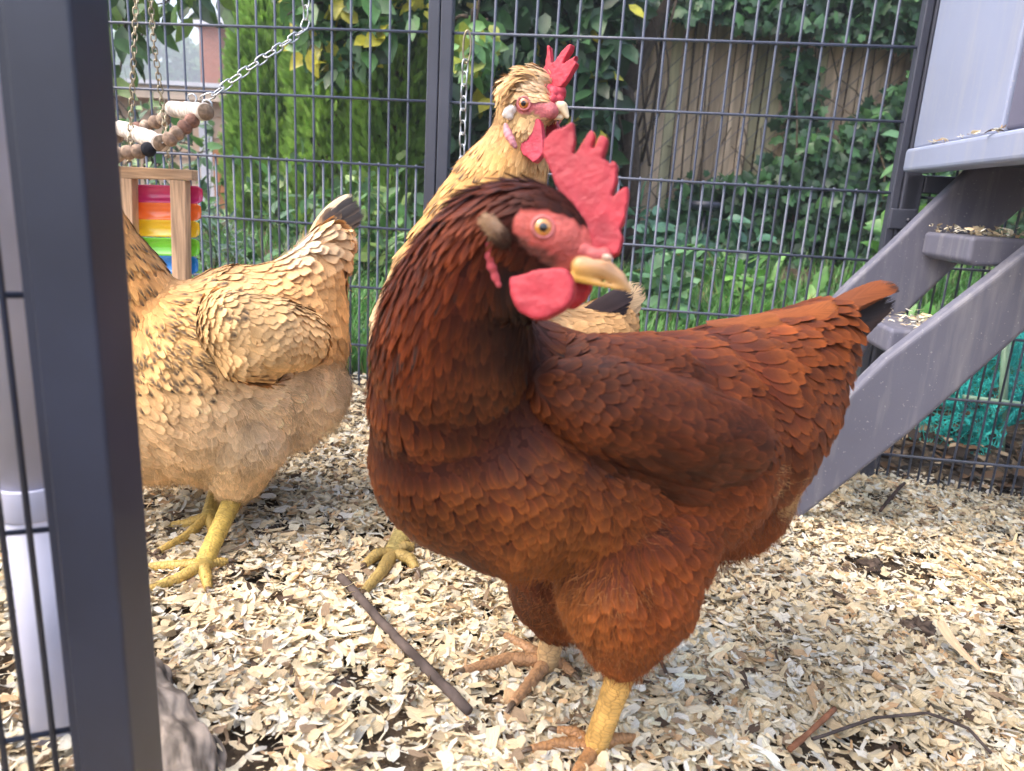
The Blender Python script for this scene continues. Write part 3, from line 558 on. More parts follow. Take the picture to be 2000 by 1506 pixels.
def hairs(mb, p, n, d, L, w_, c, spread=.35, lift=.35, droop=.2):
    N = len(p); d = d+rng.normal(0, spread, (N, 3)); X = nz(d-n*((d*n).sum(1, keepdims=True))+n*rng.uniform(.1, lift*2, (N, 1))); Y_ = nz(np.cross(n, X)); Z = np.cross(X, Y_)
    L = L*rng.uniform(.5, 1.2, N); T = np.zeros((N, 4, 2, 3)); T[..., 0] = HT[None, :, None]*L[:, None, None]; bd = rng.normal(0, .18, N)
    wv = np.array([1, 1, .8, .1]); T[..., 1] = np.array([-.5, .5])[None, None]*wv[None, :, None]*w_+(bd*L)[:, None, None]*(HT**2)[None, :, None]; T[..., 2] = -(droop*L*rng.uniform(0, 1.5, N))[:, None, None]*(HT**2)[None, :, None]
    col = c[:, None]*rng.uniform(.86, 1.14, (N, 1, 1))*np.array([.8, .8, .95, .95, 1.05, 1.05, 1.15, 1.15])[None, :, None]
    mb.inst(T.reshape(N, 8, 3), hf, p-n*.001, X, Y_, Z, np.clip(col, 0, 1), mat=2)
def fields(cps, p):
    C = np.array([P(*c[:3]) for c in cps]); S = np.array([sz(q) for q in C]); D = nz(np.array([P(c[3], c[4], c[2]+c[5])-q for c, q in zip(cps, C)]))
    L = np.array([c[6] for c in cps])*S; W = np.array([c[7] for c in cps])*S; c0 = np.array([c[8] for c in cps]); c1 = np.array([c[9] for c in cps]); ex = np.array([list(c[10:14])+[0]*(4-len(c[10:14])) for c in cps], float)
    w_ = 1/(((p[:, None]-C[None])**2).sum(2)+1e-5)**2.2; w_ /= w_.sum(1, keepdims=True)
    return w_@D, w_@L, w_@W, w_@c0, w_@c1, w_@ex        # ex: fluff, spot, lance, bare
def plumage(mb, V, N, Fs, cps, dens=1., hairn=16000, edge=(1.9, 1.7, 1.5), lift=.035, skip=None, ncand=26000):
    p, n, area = sample(V, N, Fs, ncand); d, L, W, c0, c1, ex = fields(cps, p); keep = thin(p, W*.50/dens**.5)
    if skip is not None: keep = keep[~skip(p[keep])]
    p, n, d, L, W, c0, c1, ex = (x[keep] for x in (p, n, d, L, W, c0, c1, ex))
    bv = np.clip((fbm(p*38, 2, 4)-.5)*1.1+1, .7, 1.3)[:, None]
    sp = np.where(rng.random(len(p)) < (ex[:, 1]-.1)*1.4, 1., 0.)
    feathers(mb, p, n, d, L, W, c0*bv, c1*bv, lift=lift, lance=ex[:, 2], edge=np.broadcast_to(np.array(edge), (len(p), 3)), spot=sp)
    p, n, area = sample(V, N, Fs, hairn*3); d, L, W, c0, c1, ex = fields(cps, p); k = rng.random(len(p)) < np.clip(ex[:, 0], .03, 1)
    if skip is not None: k &= ~skip(p)
    bv = np.clip((fbm(p[k]*45, 2, 14)-.5)*1.3+1, .65, 1.35)[:, None]
    hairs(mb, p[k], n[k], d[k], np.maximum(L[k]*(.55+.45*ex[k, 0]), .004), .0004, c1[k]*bv, spread=.2, lift=.18)
QV = np.linspace(0, 1, 12); qf = np.array([[i*5+j, i*5+j+1, (i+1)*5+j+1, (i+1)*5+j] for i in range(11) for j in range(4)])
QW = np.interp(QV, [0, .15, .5, .85, .95, 1], [.3, .6, .95, 1, .75, .25])
def quill(mb, a, b_, nrm, W, c0, c1, bend=0., sag=0., c2=None, camber=.06, tipk=.75, rim=1.12):
    """one long feather from a to b; bend sideways, sag along the normal"""
    a, b_ = np.asarray(a), np.asarray(b_); d = b_-a; L = np.linalg.norm(d); X = d/L; Z = nz(nrm-X*(nrm@X)); Y_ = np.cross(Z, X)
    V = []; C = []; U = []
    for i, v in enumerate(QV):
        for u in FU:
            V.append(a+X*v*L+Y_*(bend*L*4*v*(1-v)+u*QW[i]*W/2)+Z*(sag*L*4*v*(1-v)-camber*W*u*u))
            c = np.asarray(c0)*(1-v)+np.asarray(c1)*v
            if c2 is not None:
                k = np.clip((v-tipk)/.1, 0, 1)*(1 if abs(u) < .9 else .5); c = c*(1-k)+np.asarray(c2)*k
            C.append(c*(rim if abs(u) == 1 else 1)*(1.15 if u == 0 else 1)); U.append((u, v*.985, 0))
    r_ = rng.random()*97; U = np.array(U); U[:, 2] += r_; mb.add(np.array(V), qf, col=np.clip(C, 0, 1), uv=U, mat=1)
def hitter(V, Fs):
    bv = BVHTree.FromPolygons([tuple(v) for v in V], [tuple(map(int, t)) for t in tri_of(Fs)])
    def hit(px, py):
        d = nz(ray(px, py)); h = bv.ray_cast(Vector(CAMP), Vector(d)); return (np.array(h[0]), np.array(h[1])) if h[0] is not None else (None, None)
    return hit
def wisps(mb, hit, px, py, Y, n, sx, sy, dx, dy, Lpx, col, w_=.00028, spread=.3, dY=0.):
    """soft down rooted on the body surface"""
    h = [hit(x, y) for x, y in zip(rng.normal(px, sx, n), rng.normal(py, sy, n))]; h = [a for a in h if a[0] is not None]
    if len(h) < 3: return
    q = np.array([a[0] for a in h]); nn = np.array([a[1] for a in h]); n = len(q); d = nz(P(px+dx, py+dy, Y+dY)-P(px, py, Y)); c = np.tile(np.array(col, float), (n, 1))*np.clip(1+(fbm(q*90, 2, 3)-.5)*1.2, .6, 1.4)[:, None]
    hairs(mb, q, nn, np.tile(d, (n, 1)), np.full(n, Lpx*sz(q[0])), w_, c, spread=spread, lift=.10, droop=.12)
class Head:
    def __init__(s, px, py, Y, fc, uc):
        s.o = P(px, py, Y); s.f = nz(W2C@np.array(fc, float)); u = W2C@np.array(uc, float); s.u = nz(u-s.f*(u@s.f)); s.s = nz(np.cross(s.f, s.u))
        if s.s@(CAMP-s.o) < 0: s.s = -s.s
    def pl(s, px, py, off=0.): return PL(px, py, s.o+s.s*off, s.s)
    def flat(s, pts, off, th, vox=.0009, it=6):
        m = MB(); q = np.array([s.pl(x, y, off-th/2) for x, y in pts]); m.prism(q, s.s*th); return organic(m, vox, it)
def put(name, m, parent, mats, col, extra=None, fn=None):
    V, N, Fs = m; V = V+N*((fbm(V*230, 3, 40)-.5)*.0011+(fbm(V*70, 2, 41)-.5)*.0016)[:, None]*(mats is M_comb); b = MB(); b.add(V, Fs, col=col if fn is None else fn(V, N)); return b.build(name, mats, parent)
def leg(mb, pts, r, col, toes, hub, rt, claw=(.12, .08, .05), colt=None):
    """shank through 3-D pts with radii, toes lists of ground pixels, all into the body mesh"""
    pts = np.array(pts); t = np.linspace(0, len(pts)-1, 24); P3 = np.stack([np.interp(t, range(len(pts)), pts[:, k]) for k in range(3)], 1); rr = np.interp(t, range(len(r)), r)
    rr = rr*(1+.02*np.sin(np.arange(24)*2.4)); mb.tube(P3, rr, n=20, col=col, mat=3)
    mb.sphere(hub, (rr[-1]*1.12, rr[-1]*1.12, rr[-1]*.95), 18, 12, col=col, mat=3)
    for tpx in toes:
        q = [hub]+[G(x, y)+A(0, 0, 0) for x, y in tpx]; q = np.array(q); q[1:, 2] = gz(q[1:, 0], q[1:, 1])+rt*1.05+.008
        q[-1, 2] -= rt*.2
        t = np.linspace(0, len(q)-1, 22); P3 = np.stack([np.interp(t, range(len(q)), q[:, k]) for k in range(3)], 1)
        for _ in range(2): P3[1:-1] = (P3[:-2]+P3[1:-1]*2+P3[2:])/4
        rad = rt*np.interp(np.linspace(0, 1, 22), [0, .15, .5, .9, 1], [1.25, 1.1, .95, .72, .6])*(1+.07*np.sin(np.arange(22)*1.9))
        c = np.asarray(col)*.8 if colt is None else np.asarray(colt)
        mb.tube(P3, rad, n=14, col=c, mat=3)
        d = nz(P3[-1]-P3[-3]); e = P3[-1]; mb.tube([e-d*rt*.3, e+d*rt*.8+A(0, 0, rt*.1), e+d*rt*1.7-A(0, 0, rt*.25), e+d*rt*2.3-A(0, 0, rt*.7)], [rt*.5, rt*.42, rt*.24, rt*.05], n=10, col=claw, mat=4)
def hen_eye(root, c, ax, r, iris=(.62, .26, .04), lid=(.55, .16, .14)):
    m = MB(); m.sphere(c, r, 36, 48, axis=ax, colf=lambda t: (.005, .004, .004) if t < 22 else (iris if t < 25+20 else tuple(np.array(iris)*.55) if t < 50 else (.05, .02, .01))); m.build('eye', M_eye, root)
    m = MB(); z = nz(ax); x = nz(np.cross(z, A(.3, .5, .8))); y = np.cross(z, x); o_ = c+z*r*.58
    m.tube([o_+(x*math.cos(t)+y*math.sin(t)*.92)*r*.86 for t in np.linspace(0, 2*PI, 33)], r*.2, n=10, cap=False, col=lid); m.build('eyelid', M_face, root)
MS = [M_skin, M_feather, M_down, M_leg, M_horn, M_face]
def dark(c, k): return tuple(np.array(c)*k)
# ---------------------------------------------------------------- front hen, brown
def build_brown():
    root = empty('hen', 'dark brown hen with large red comb walking in front, head turned to the right', 'hen')
    H = Head(1085, 470, .385, (.84, .46, -.30), (.46, -.86, -.12))
    chains = [
        [(925, 880, .50, 205), (1010, 900, .505, 222), (1150, 890, .525, 238), (1300, 870, .55, 222), (1400, 830, .58, 195), (1480, 770, .61, 150), (1545, 705, .64, 105), (1600, 650, .66, 66)],
        [(880, 770, .475, 162), (885, 690, .46, 160), (893, 610, .445, 142), (915, 540, .43, 122), (955, 470, .415, 104), (1005, 432, .40, 84), (1050, 440, .388, 82), (1090, 470, .385, 72), (1125, 500, .383, 50), (1150, 515, .38, 32)],
        [(900, 800, .49, 180), (1000, 760, .49, 150), (1090, 760, .50, 120)],
        [(1300, 890, .56, 190), (1390, 920, .585, 165), (1450, 945, .60, 104)],
        [(1230, 1040, .50, 170), (1225, 1130, .482, 145), (1215, 1210, .478, 100), (1215, 1275, .476, 52)],
        [(1130, 1050, .57, 150), (1100, 1130, .585, 110), (1085, 1200, .585, 55)],
        [(1020, 550, .40, 62), (1060, 530, .39, 52)],
    ]
    V, N, Fs = blobs(chains, .0036, 26); hit = hitter(V, Fs)
    dk, tp_ = (.085, .022, .012), (.235, .082, .034)
    nk0, nk1 = (.10, .020, .011), (.23, .062, .026)
    bk = (.018, .009, .008)
    cps = [ # px py Y  tx ty dY  L W  root tip  fluff spot lance
        (1075, 370, .36, 1010, 365, 0, 34, 15, (.05, .014, .010), (.085, .024, .014), .25, 0, .6),
        (1140, 440, .36, 1110, 400, 0, 22, 12, (.035, .012, .01), (.05, .018, .012), .25, 0, .5),
        (1000, 380, .36, 930, 420, 0, 55, 19, nk0, (.14, .038, .020), .12, 0, .8),
        (1000, 440, .34, 930, 500, 0, 48, 17, (.055, .015, .011), (.11, .03, .017), .12, 0, .8),
        (925, 430, .38, 870, 500, 0, 66, 20, nk0, nk1, .1, .12, .85), (860, 500, .40, 815, 590, 0, 70, 21, nk0, nk1, .1, .2, .85), (940, 520, .36, 890, 620, 0, 70, 20, nk0, nk1, .1, .08, .85),
        (800, 620, .42, 765, 720, 0, 76, 23, nk0, (.26, .075, .03), .08, .25, .8), (880, 640, .37, 850, 740, 0, 76, 22, nk0, nk1, .08, .15, .8), (960, 620, .37, 950, 720, 0, 66, 20, (.03, .01, .008), (.10, .032, .019), .15, 0, .8),
        (1010, 600, .38, 1020, 680, 0, 54, 20, bk, (.03, .017, .014), .2, 0, .8), (1060, 660, .42, 1080, 740, 0, 60, 22, bk, (.07, .035, .024), .2, .15, .8),
        (750, 740, .44, 740, 820, 0, 56, 26, dk, tp_, 0, .06, .45), (840, 760, .38, 830, 840, 0, 58, 27, dk, tp_, 0, .06, .45), (940, 740, .38, 940, 830, 0, 60, 26, (.055, .016, .012), (.17, .065, .034), .05, .05, .5),
        (1030, 760, .39, 1040, 850, 0, 60, 27, (.05, .016, .011), (.20, .08, .035), .08, .25, .45), (1100, 690, .43, 1150, 760, .01, 62, 26, (.06, .02, .014), (.24, .10, .04), .05, .55, .5), (1120, 780, .42, 1160, 850, .01, 52, 30, dk, (.20, .075, .03), 0, .15, .2),
        (740, 860, .45, 748, 930, 0, 46, 27, dk, tp_, 0, 0, .2), (800, 900, .40, 812, 970, 0, 48, 29, dk, tp_, 0, 0, .2), (900, 900, .38, 915, 970, 0, 48, 30, dk, tp_, 0, 0, .15), (1010, 900, .38, 1050, 960, 0, 50, 30, dk, (.25, .09, .038), 0, 0, .1),
        (770, 1010, .46, 800, 1070, .01, 42, 24, dk, (.27, .11, .045), 0, 0, .3), (880, 1020, .40, 925, 1065, .01, 44, 28, (.10, .03, .014), (.27, .11, .04), 0, 0, .1), (1000, 1030, .38, 1060, 1062, .01, 46, 32, (.11, .032, .014), (.28, .11, .04), 0, 0, .1),
        (1110, 990, .38, 1175, 1000, .01, 48, 34, (.11, .032, .014), (.28, .10, .038), 0, 0, .1), (900, 1110, .48, 980, 1130, .02, 44, 26, (.11, .03, .014), (.17, .05, .022), .6, 0, .2), (1000, 1130, .50, 1060, 1150, .02, 46, 26, (.09, .025, .013), (.14, .04, .02), .7, 0, .2),
        (1200, 700, .45, 1290, 745, .02, 56, 34, (.12, .035, .016), (.24, .085, .034), 0, 0, .1), (1300, 660, .49, 1390, 690, .02, 60, 38, (.13, .036, .015), (.27, .095, .036), 0, 0, .1), (1420, 650, .54, 1510, 680, .02, 64, 42, (.14, .04, .016), (.28, .10, .036), 0, 0, .15),
        (1400, 720, .50, 1480, 770, .02, 60, 40, (.11, .03, .014), (.22, .075, .028), 0, 0, .1), (1530, 660, .58, 1610, 690, .02, 74, 40, (.16, .045, .017), (.32, .11, .04), 0, 0, .2), (1560, 760, .58, 1590, 840, .01, 64, 44, (.12, .033, .014), (.25, .085, .03), 0, 0, .1), (1570, 860, .60, 1570, 930, 0, 60, 44, (.11, .03, .013), (.22, .075, .028), 0, 0, .1),
        (1500, 900, .55, 1520, 960, 0, 50, 36, (.14, .04, .016), (.24, .08, .03), .3, 0, .2), (1450, 990, .54, 1490, 1060, 0, 60, 30, (.16, .045, .018), (.30, .10, .036), .9, 0, .3), (1545, 950, .60, 1570, 1000, 0, 50, 22, (.35, .16, .07), (.52, .29, .14), 1.2, 0, .4),
        (1350, 1000, .45, 1420, 1050, .01, 60, 34, (.14, .04, .016), (.28, .085, .032), .7, 0, .2), (1490, 1090, .58, 1500, 1160, 0, 60, 26, (.14, .045, .018), (.30, .11, .04), 1.2, 0, .4), (1400, 1110, .52, 1400, 1190, 0, 60, 28, (.13, .04, .017), (.27, .09, .034), 1, 0, .3),
        (1200, 1060, .36, 1230, 1130, .01, 60, 34, (.15, .045, .018), (.33, .115, .045), .6, 0, .2), (1110, 1130, .42, 1070, 1210, 0, 60, 26, (.20, .07, .028), (.42, .18, .075), 1.1, 0, .3), (1060, 1170, .46, 1040, 1240, 0, 56, 24, (.22, .08, .03), (.42, .18, .075), 1.2, 0, .3),
        (1180, 1200, .40, 1170, 1280, 0, 62, 28, (.20, .065, .025), (.45, .19, .075), 1.1, 0, .3), (1280, 1160, .42, 1310, 1230, 0, 60, 28, (.16, .045, .02), (.36, .12, .045), 1, 0, .3), (1220, 1290, .46, 1225, 1345, 0, 48, 22, (.20, .06, .024), (.40, .15, .06), 1.3, 0, .4), (1340, 1220, .48, 1330, 1290, 0, 56, 26, (.16, .05, .02), (.34, .12, .045), 1, 0, .4),
    ]
    cps = [c[:8]+(tuple(np.array(c[8])*A(.48, .34, .24)), tuple(np.array(c[9])*A(.53, .40, .21)))+c[10:] for c in cps]
    cps = [c[:6]+(c[6]*1.25, c[7]*.8)+c[8:] if c[12] >= .8 else c for c in cps]
    fc, fn_ = hit(1084, 466); bare_c = fc
    def loc(p): q = p-H.o; return q@H.f, q@H.u, q@H.s
    ca, cu_, _ = loc(bare_c); pxm = sz(bare_c)
    def bare(p):
        a, u, s = loc(p); return ((a-ca)/(88*pxm))**2+((u-cu_-.0)/(50*pxm))**2 < 1
    mb = MB(); d, L, W, c0, c1, ex = fields(cps, V)
    col = c0*.8; bb = bare(V); a_, u_, s_ = loc(V)
    fc_ = A(.56, .115, .09)*(1-.5*np.clip((fbm(V*200, 3, 6)-.5)*2, 0, 1))[:, None]; fc_ = np.where(((u_ < cu_-26*pxm) & (a_ < ca+10*pxm))[:, None], A(.16, .05, .035), fc_)
    col = np.where(bb[:, None], fc_, col)
    for f in Fs: mb.add(V, f, col=col, mat=0) if f is Fs[0] else None
    if len(Fs) > 1: mb.Fq.append(Fs[1]); mb.M.append(np.zeros(len(Fs[1]))); mb.S.append(np.ones(len(Fs[1])))
    mb.M = [np.where(bb[f].mean(1) > .5, 5, 0) for f in mb.Fq]
    plumage(mb, V, N, Fs, cps, hairn=26000, skip=bare, dens=1.1)
    tan, org = (.58, .37, .19), (.36, .155, .055)
    wisps(mb, hit, 1532, 958, .592, 12000, 13, 32, 1, .35, 32, (.44, .25, .11), w_=.0003, spread=.16)
    for x, y, Y, dx, dy, n, c in ((1235, 1015, .388, 1, .3, 900, (.2, .08, .03)), (1080, 1190, .44, -.8, .7, 1200, org), (1120, 1240, .44, -.5, .9, 1200, org), (1180, 1260, .44, -.2, 1, 1200, org), (1240, 1270, .45, .1, 1, 1000, org), (1290, 1220, .47, .4, 1, 900, (.2, .08, .03)), (1480, 1030, .57, .5, 1, 900, (.26, .11, .045)), (1410, 1080, .55, .5, 1, 800, (.2, .08, .03)), (1150, 1150, .40, -.3, 1, 900, org), (1220, 1180, .39, .2, 1, 900, org)):
        wisps(mb, hit, x, y, Y, n, 34, 30, dx, dy, 36, c)
    # legs
    yel = (.62, .36, .10); brw = (.40, .20, .08)
    hub = G(1158, 1492)+A(0, 0, .014); top = P(1222, 1290, .476); r0 = 27*sz(top)
    leg(mb, [top, top*.5+hub*.5, hub], [r0*1.15, r0*.95, r0*.95], yel, [[(1100, 1490), (1035, 1500)], [(1120, 1470), (1085, 1462)], [(1130, 1540), (1105, 1590)], [(1200, 1482), (1236, 1476)]], hub, r0*.5, colt=brw)
    hub = G(1066, 1322)+A(0, 0, .016); top = P(1088, 1205, .583); r0 = 24*sz(top)
    leg(mb, [top, top*.5+hub*.5, hub], [r0*1.1, r0, r0*.95], (.56, .36, .17), [[(990, 1312), (905, 1336)], [(1035, 1360), (1000, 1402)], [(1030, 1292), (985, 1265)], [(1095, 1325), (1118, 1345)]], hub, r0*.55, colt=(.42, .23, .11))
    mb.build('body', MS, root)
    # wings (near, and its mirror on the far side)
    wch = [[(1080, 760, .447, 55), (1180, 790, .440, 92), (1290, 830, .453, 102), (1390, 860, .478, 90), (1460, 875, .507, 58), (1500, 880, .522, 28)], [(1130, 720, .475, 60), (1260, 740, .488, 80), (1390, 800, .52, 70)], [(1180, 870, .462, 80), (1300, 905, .468, 80), (1400, 905, .49, 62)]]
    Vw, Nw, Fw = blobs(wch, .0036, 12)
    wc = [(1110, 740, .40, 1190, 790, .01, 46, 30, (.08, .024, .013), (.20, .07, .03), 0, .1, .1), (1210, 760, .38, 1290, 800, .015, 48, 32, (.09, .026, .013), (.20, .068, .027), 0, 0, .05), (1330, 770, .41, 1410, 815, .015, 52, 34, (.09, .026, .013), (.18, .062, .025), 0, 0, .05),
          (1150, 850, .38, 1230, 880, .015, 48, 32, (.085, .024, .012), (.19, .064, .026), 0, 0, .05), (1270, 870, .39, 1360, 900, .015, 60, 34, (.07, .022, .012), (.15, .05, .022), 0, 0, .05), (1400, 860, .44, 1490, 870, .02, 80, 34, (.065, .02, .011), (.13, .042, .02), 0, 0, .1), (1300, 940, .42, 1400, 925, .02, 90, 30, (.06, .018, .010), (.12, .038, .018), .0, 0, .1), (1470, 820, .50, 1520, 870, .02, 70, 34, (.08, .022, .012), (.15, .05, .02), 0, 0, .1)]
    wc = [c[:8]+(tuple(np.array(c[8])*A(.52, .38, .26)), tuple(np.array(c[9])*A(.54, .41, .23)))+c[10:] for c in wc]
    wm = MB(); dd_, *_ = fields(wc, Vw); wm.add(Vw, Fw[0], col=(.06, .02, .012), mat=0)
    if len(Fw) > 1: wm.Fq.append(Fw[1]); wm.M.append(np.zeros(len(Fw[1]))); wm.S.append(np.ones(len(Fw[1])))
    plumage(wm, Vw, Nw, Fw, wc, hairn=1200, lift=.035, ncand=16000)
    for k in range(11):                                  # flight feathers layered along the lower edge
        t = k/10; a = P(1180+70*t, 925-60*t, .436+.01*t-.0015*k); b_ = P(1500+25*t, 915-70*t, .505-.002*k); quill(wm, a, b_, nz(CAMP-a)*.8+A(0, 0, .5), 50*sz(a), (.045, .014, .007), (.09, .026, .010), bend=-.05*(1-t), sag=.07)
    for k in range(4):
        a = P(1420+10*k, 800, .49); b_ = P(1488+4*k, 768+12*k, .535); quill(wm, a, b_, nz(CAMP-a), 24*sz(a), (.10, .03, .015), (.42, .26, .16) if k < 3 else (.03, .03, .04))
    wm.build('wing', MS, root)
    ax = nz(P(1545, 705, .64)-P(925, 880, .50)); ax[2] = 0; ax = nz(ax); mo = P(1150, 890, .525); mn = nz(A(-ax[1], ax[0], 0)); fw = wm.mirror(mo, mn); fw.V = [v-A(0, 0, .022)-mn*np.sign(mn[1])*.012 for v in fw.V]; fw.build('wing', MS, root)
    # tail
    tm = MB(); c0, c1, blk = (.13, .034, .010), (.26, .075, .02), (.022, .016, .015)
    def tq(bx, by, bY, ex_, ey, eY, wpx, cc0=c0, cc1=c1, c2=None, bend=0., sag=.03, up=.9, tk=.75):
        a = P(bx, by, bY); b_ = P(ex_, ey, eY); quill(tm, a, b_, nz(CAMP-a)+A(0, 0, up), wpx*sz(a), cc0, cc1, bend=bend, sag=sag, c2=c2, tipk=tk)
    dkb = (.10, .032, .014)
    for k in range(9): tq(1580, 690+7*k, .660-.002*k, 1748-11*k, 580+10*k, .690-.002*k, 44, (.05, .02, .012), (.05, .028, .02), blk, tk=.3, up=.3)
    for k in range(5): tq(1560, 648+8*k, .655-.001*k, 1754-17*k, 553+7*k, .685-.001*k, 46, dkb, (.17, .048, .014), up=.7, sag=.05, bend=.03)
    for k in range(6): tq(1550, 690+15*k, .645-.003*k, 1668-9*k, 622+18*k, .662-.003*k, 42, (.09, .026, .010), (.17, .048, .015), up=.3, sag=.05)
    for k in range(5): tq(1540, 740+14*k, .640-.004*k, 1640-10*k, 690+20*k, .650, 44, (.09, .026, .01), (.15, .042, .014), up=.2, sag=.05)
    far_tail = MB().join(tm)
    for k in range(9):
        t = k/8; tq(1450+40*t, 620+60*t, .61-.004*k, 1640-75*t, 592+170*t, .65-.012*k, 46, (.17, .048, .018), (.27, .08, .02), bend=-.12, sag=.08)
    for k in range(7):
        t = k/6; tq(1380+60*t, 630+30*t, .58, 1530+40*t, 620+75*t, .60, 40, (.17, .05, .019), (.26, .08, .022), bend=-.1, sag=.08)
    tq(1700, 566, .685, 1756, 560, .69, 30, (.12, .04, .015), blk)
    tm.build('tail', MS, root)
    pass
    # ---- head furniture
    comb = [(1083, 345), (1064, 308), (1067, 281), (1086, 264), (1102, 259), (1124, 245), (1129, 280), (1120, 322), (1140, 288), (1160, 261), (1167, 271), (1145, 334), (1162, 300), (1178, 272), (1191, 279), (1179, 316), (1164, 352), (1180, 320), (1192, 321), (1182, 362), (1200, 320), (1209, 326), (1207, 360), (1193, 400), (1212, 380), (1230, 370), (1229, 400), (1224, 431), (1214, 452), (1220, 466), (1212, 497), (1190, 512), (1158, 505), (1145, 462), (1115, 420), (1096, 385)]
    m = H.flat(comb, .0, .0062, .0008, 3)
    put('comb', m, root, M_comb, None, fn=lambda V, N: A(.45, .032, .046)*(1+(fbm(V*120, 3, 2)-.5)[:, None]*.5))
    wat = [(1004, 546), (1031, 540), (1060, 532), (1095, 528), (1116, 533), (1128, 556), (1127, 580), (1118, 600), (1090, 619), (1068, 628), (1048, 628), (1022, 612), (1008, 580)]
    m = H.flat(wat, .020, .009, .001, 8); put('wattle', m, root, M_comb, None, fn=lambda V, N: A(.45, .034, .048)*(1+(fbm(V*90, 3, 12)-.5)[:, None]*.5))
    wat2 = [(1100, 540), (1135, 545), (1160, 551), (1157, 570), (1145, 590), (1122, 606), (1095, 600)]
    m = H.flat(wat2, -.012, .008, .001, 8); put('wattle', m, root, M_comb, None, fn=lambda V, N: np.broadcast_to(A(.50, .015, .025), V.shape))
    q = MB()
    def hb(x, y, off, r): q.sphere(H.pl(x, y, off), r*sz(H.o), 16, 10)
    for t in np.linspace(0, 1, 14):
        x, y = np.interp(t, [0, .35, .7, 1], [1135, 1178, 1211, 1231]), np.interp(t, [0, .35, .7, 1], [520, 523, 543, 570]); r = np.interp(t, [0, .35, .7, 1], [21, 19, 12, 4]); wd = np.interp(t, [0, 1], [.006, 0])
        hb(x, y, wd, r); hb(x, y, -wd, r)
    for t in np.linspace(0, 1, 10):
        x, y = 1120+95*t, 541+24*t; wd = .006*(1-t); hb(x, y, wd+.001, 10-6*t); hb(x, y, -wd-.001, 10-6*t)
    Vb, Nb, Fb = organic(q, .0009, 5); base = H.pl(1140, 540); bm_ = np.clip(((Vb-base)@H.u)/.010+.3, 0, 1)[:, None]; tipm = np.clip(((Vb-base)@H.f)/.03-.55, 0, 1)[:, None]
    colb = A(.74, .40, .07)*(1-bm_)+A(.50, .28, .14)*bm_; colb = colb*(1-tipm*.6)+A(.45, .38, .30)*tipm*.6
    b = MB(); b.add(Vb, Fb, col=colb); b.build('beak', M_horn, root)
    q = MB(); 
    for x, y, r, o in ((1178, 498, 17, .004), (1160, 500, 18, .005), (1140, 492, 22, .004), (1178, 498, 17, -.004), (1160, 500, 18, -.005)): q.sphere(H.pl(x, y, o), r*sz(H.o), 16, 10)
    put('cere', organic(q, .001, 6), root, M_comb, (.60, .13, .12))
    b = MB(); b.sphere(H.pl(1186, 503, .0115), (.0028, .0018, .0018), 14, 8, axis=H.s, col=(.50, .33, .24)); b.build('nostril', M_horn, root)
    h, n_ = hit(1059, 443); r = 24*sz(h); c = h-n_*r*.55; hen_eye(root, c, nz(n_*.6+nz(CAMP-c)*.25+H.f*.1), r)
    c2 = c-2*((c-H.o)@H.s)*H.s; n2 = n_-2*(n_@H.s)*H.s; hen_eye(root, c2, n2, r)
    def surf_blob(name, pts, m_, colr, vox=.001, k=.6):
        q = MB()
        for x, y, r in pts:
            h, n_ = hit(x, y)
            if h is None: h = P(x, y, .36); n_ = H.s
            q.sphere(h-n_*r*sz(h)*(1-k), r*sz(h), 16, 10)
        return put(name, organic(q, vox, 6), root, m_, colr)
    surf_blob('ear_lobe', [(955, 480, 11), (957, 500, 14), (960, 520, 15), (968, 540, 13), (974, 556, 9)], M_comb, (.62, .10, .12))
    h0, n0 = hit(985, 465); q = MB(); 
    for t in np.linspace(0, 1, 10): q.sphere(h0+c_right*(-20*t)*sz(h0)+c_down*(-22*t)*sz(h0)+H.s*.006*t, (20-6*t)*sz(h0), 16, 10)
    Ve, Ne, Fe = organic(q, .0012, 5); em = MB(); em.add(Ve, Fe, col=A(.08, .04, .025)+np.clip(((Ve-h0)@(-c_right*.8-c_down*.5))/(16*sz(h0)), 0, 1)[:, None]*A(.3, .2, .12), mat=0); pp_, nn_, _ = sample(Ve, Ne, Fe, 2600)
    tt_ = np.clip(((pp_-h0)@(-c_right*.8-c_down*.5))/(16*sz(h0)), 0, 1)[:, None]; cc_ = A(.10, .05, .03)*(1-tt_)+A(.52, .34, .20)*tt_; hairs(em, pp_, nn_, np.tile(-c_right*.8-c_down*.5, (2600, 1)), np.full(2600, .005), .0004, cc_, spread=.25, lift=.2); em.build('ear_tuft', MS, root)
    return root
build_brown()
def body_part(name, chains, cps, root, vox=.004, hairn=15000, skip=None, lift=.035, dens=1., ncand=26000, facefn=None, edge=(1.3, 1.28, 1.25), legs=None):
    V, N, Fs = blobs(chains, vox, 12); mb = MB(); d, L, W, c0, c1, ex = fields(cps, V); col = c0*.8; bb = np.zeros(len(V), bool)
    if facefn: skip = skip(hitter(V, Fs))
    if facefn: bb = skip(V); col = np.where(bb[:, None], facefn(V), col)
    mb.add(V, Fs, col=col, mat=0); mb.M = [np.where(bb[f].mean(1) > .5, 5, 0) for f in mb.Fq]
    plumage(mb, V, N, Fs, cps, hairn=hairn, skip=skip, lift=lift, dens=dens, ncand=ncand, edge=edge)
    if legs: legs(mb)
    return mb, V, N, Fs
B0, B1 = (.46, .235, .07), (.62, .36, .135)          # buff: feather root and tip
C0, C1 = (.60, .42, .24), (.78, .60, .40)           # paler cream buff
D0, D1 = (.42, .225, .085), (.58, .33, .135)           # saddle
LY = (.60, .42, .10)
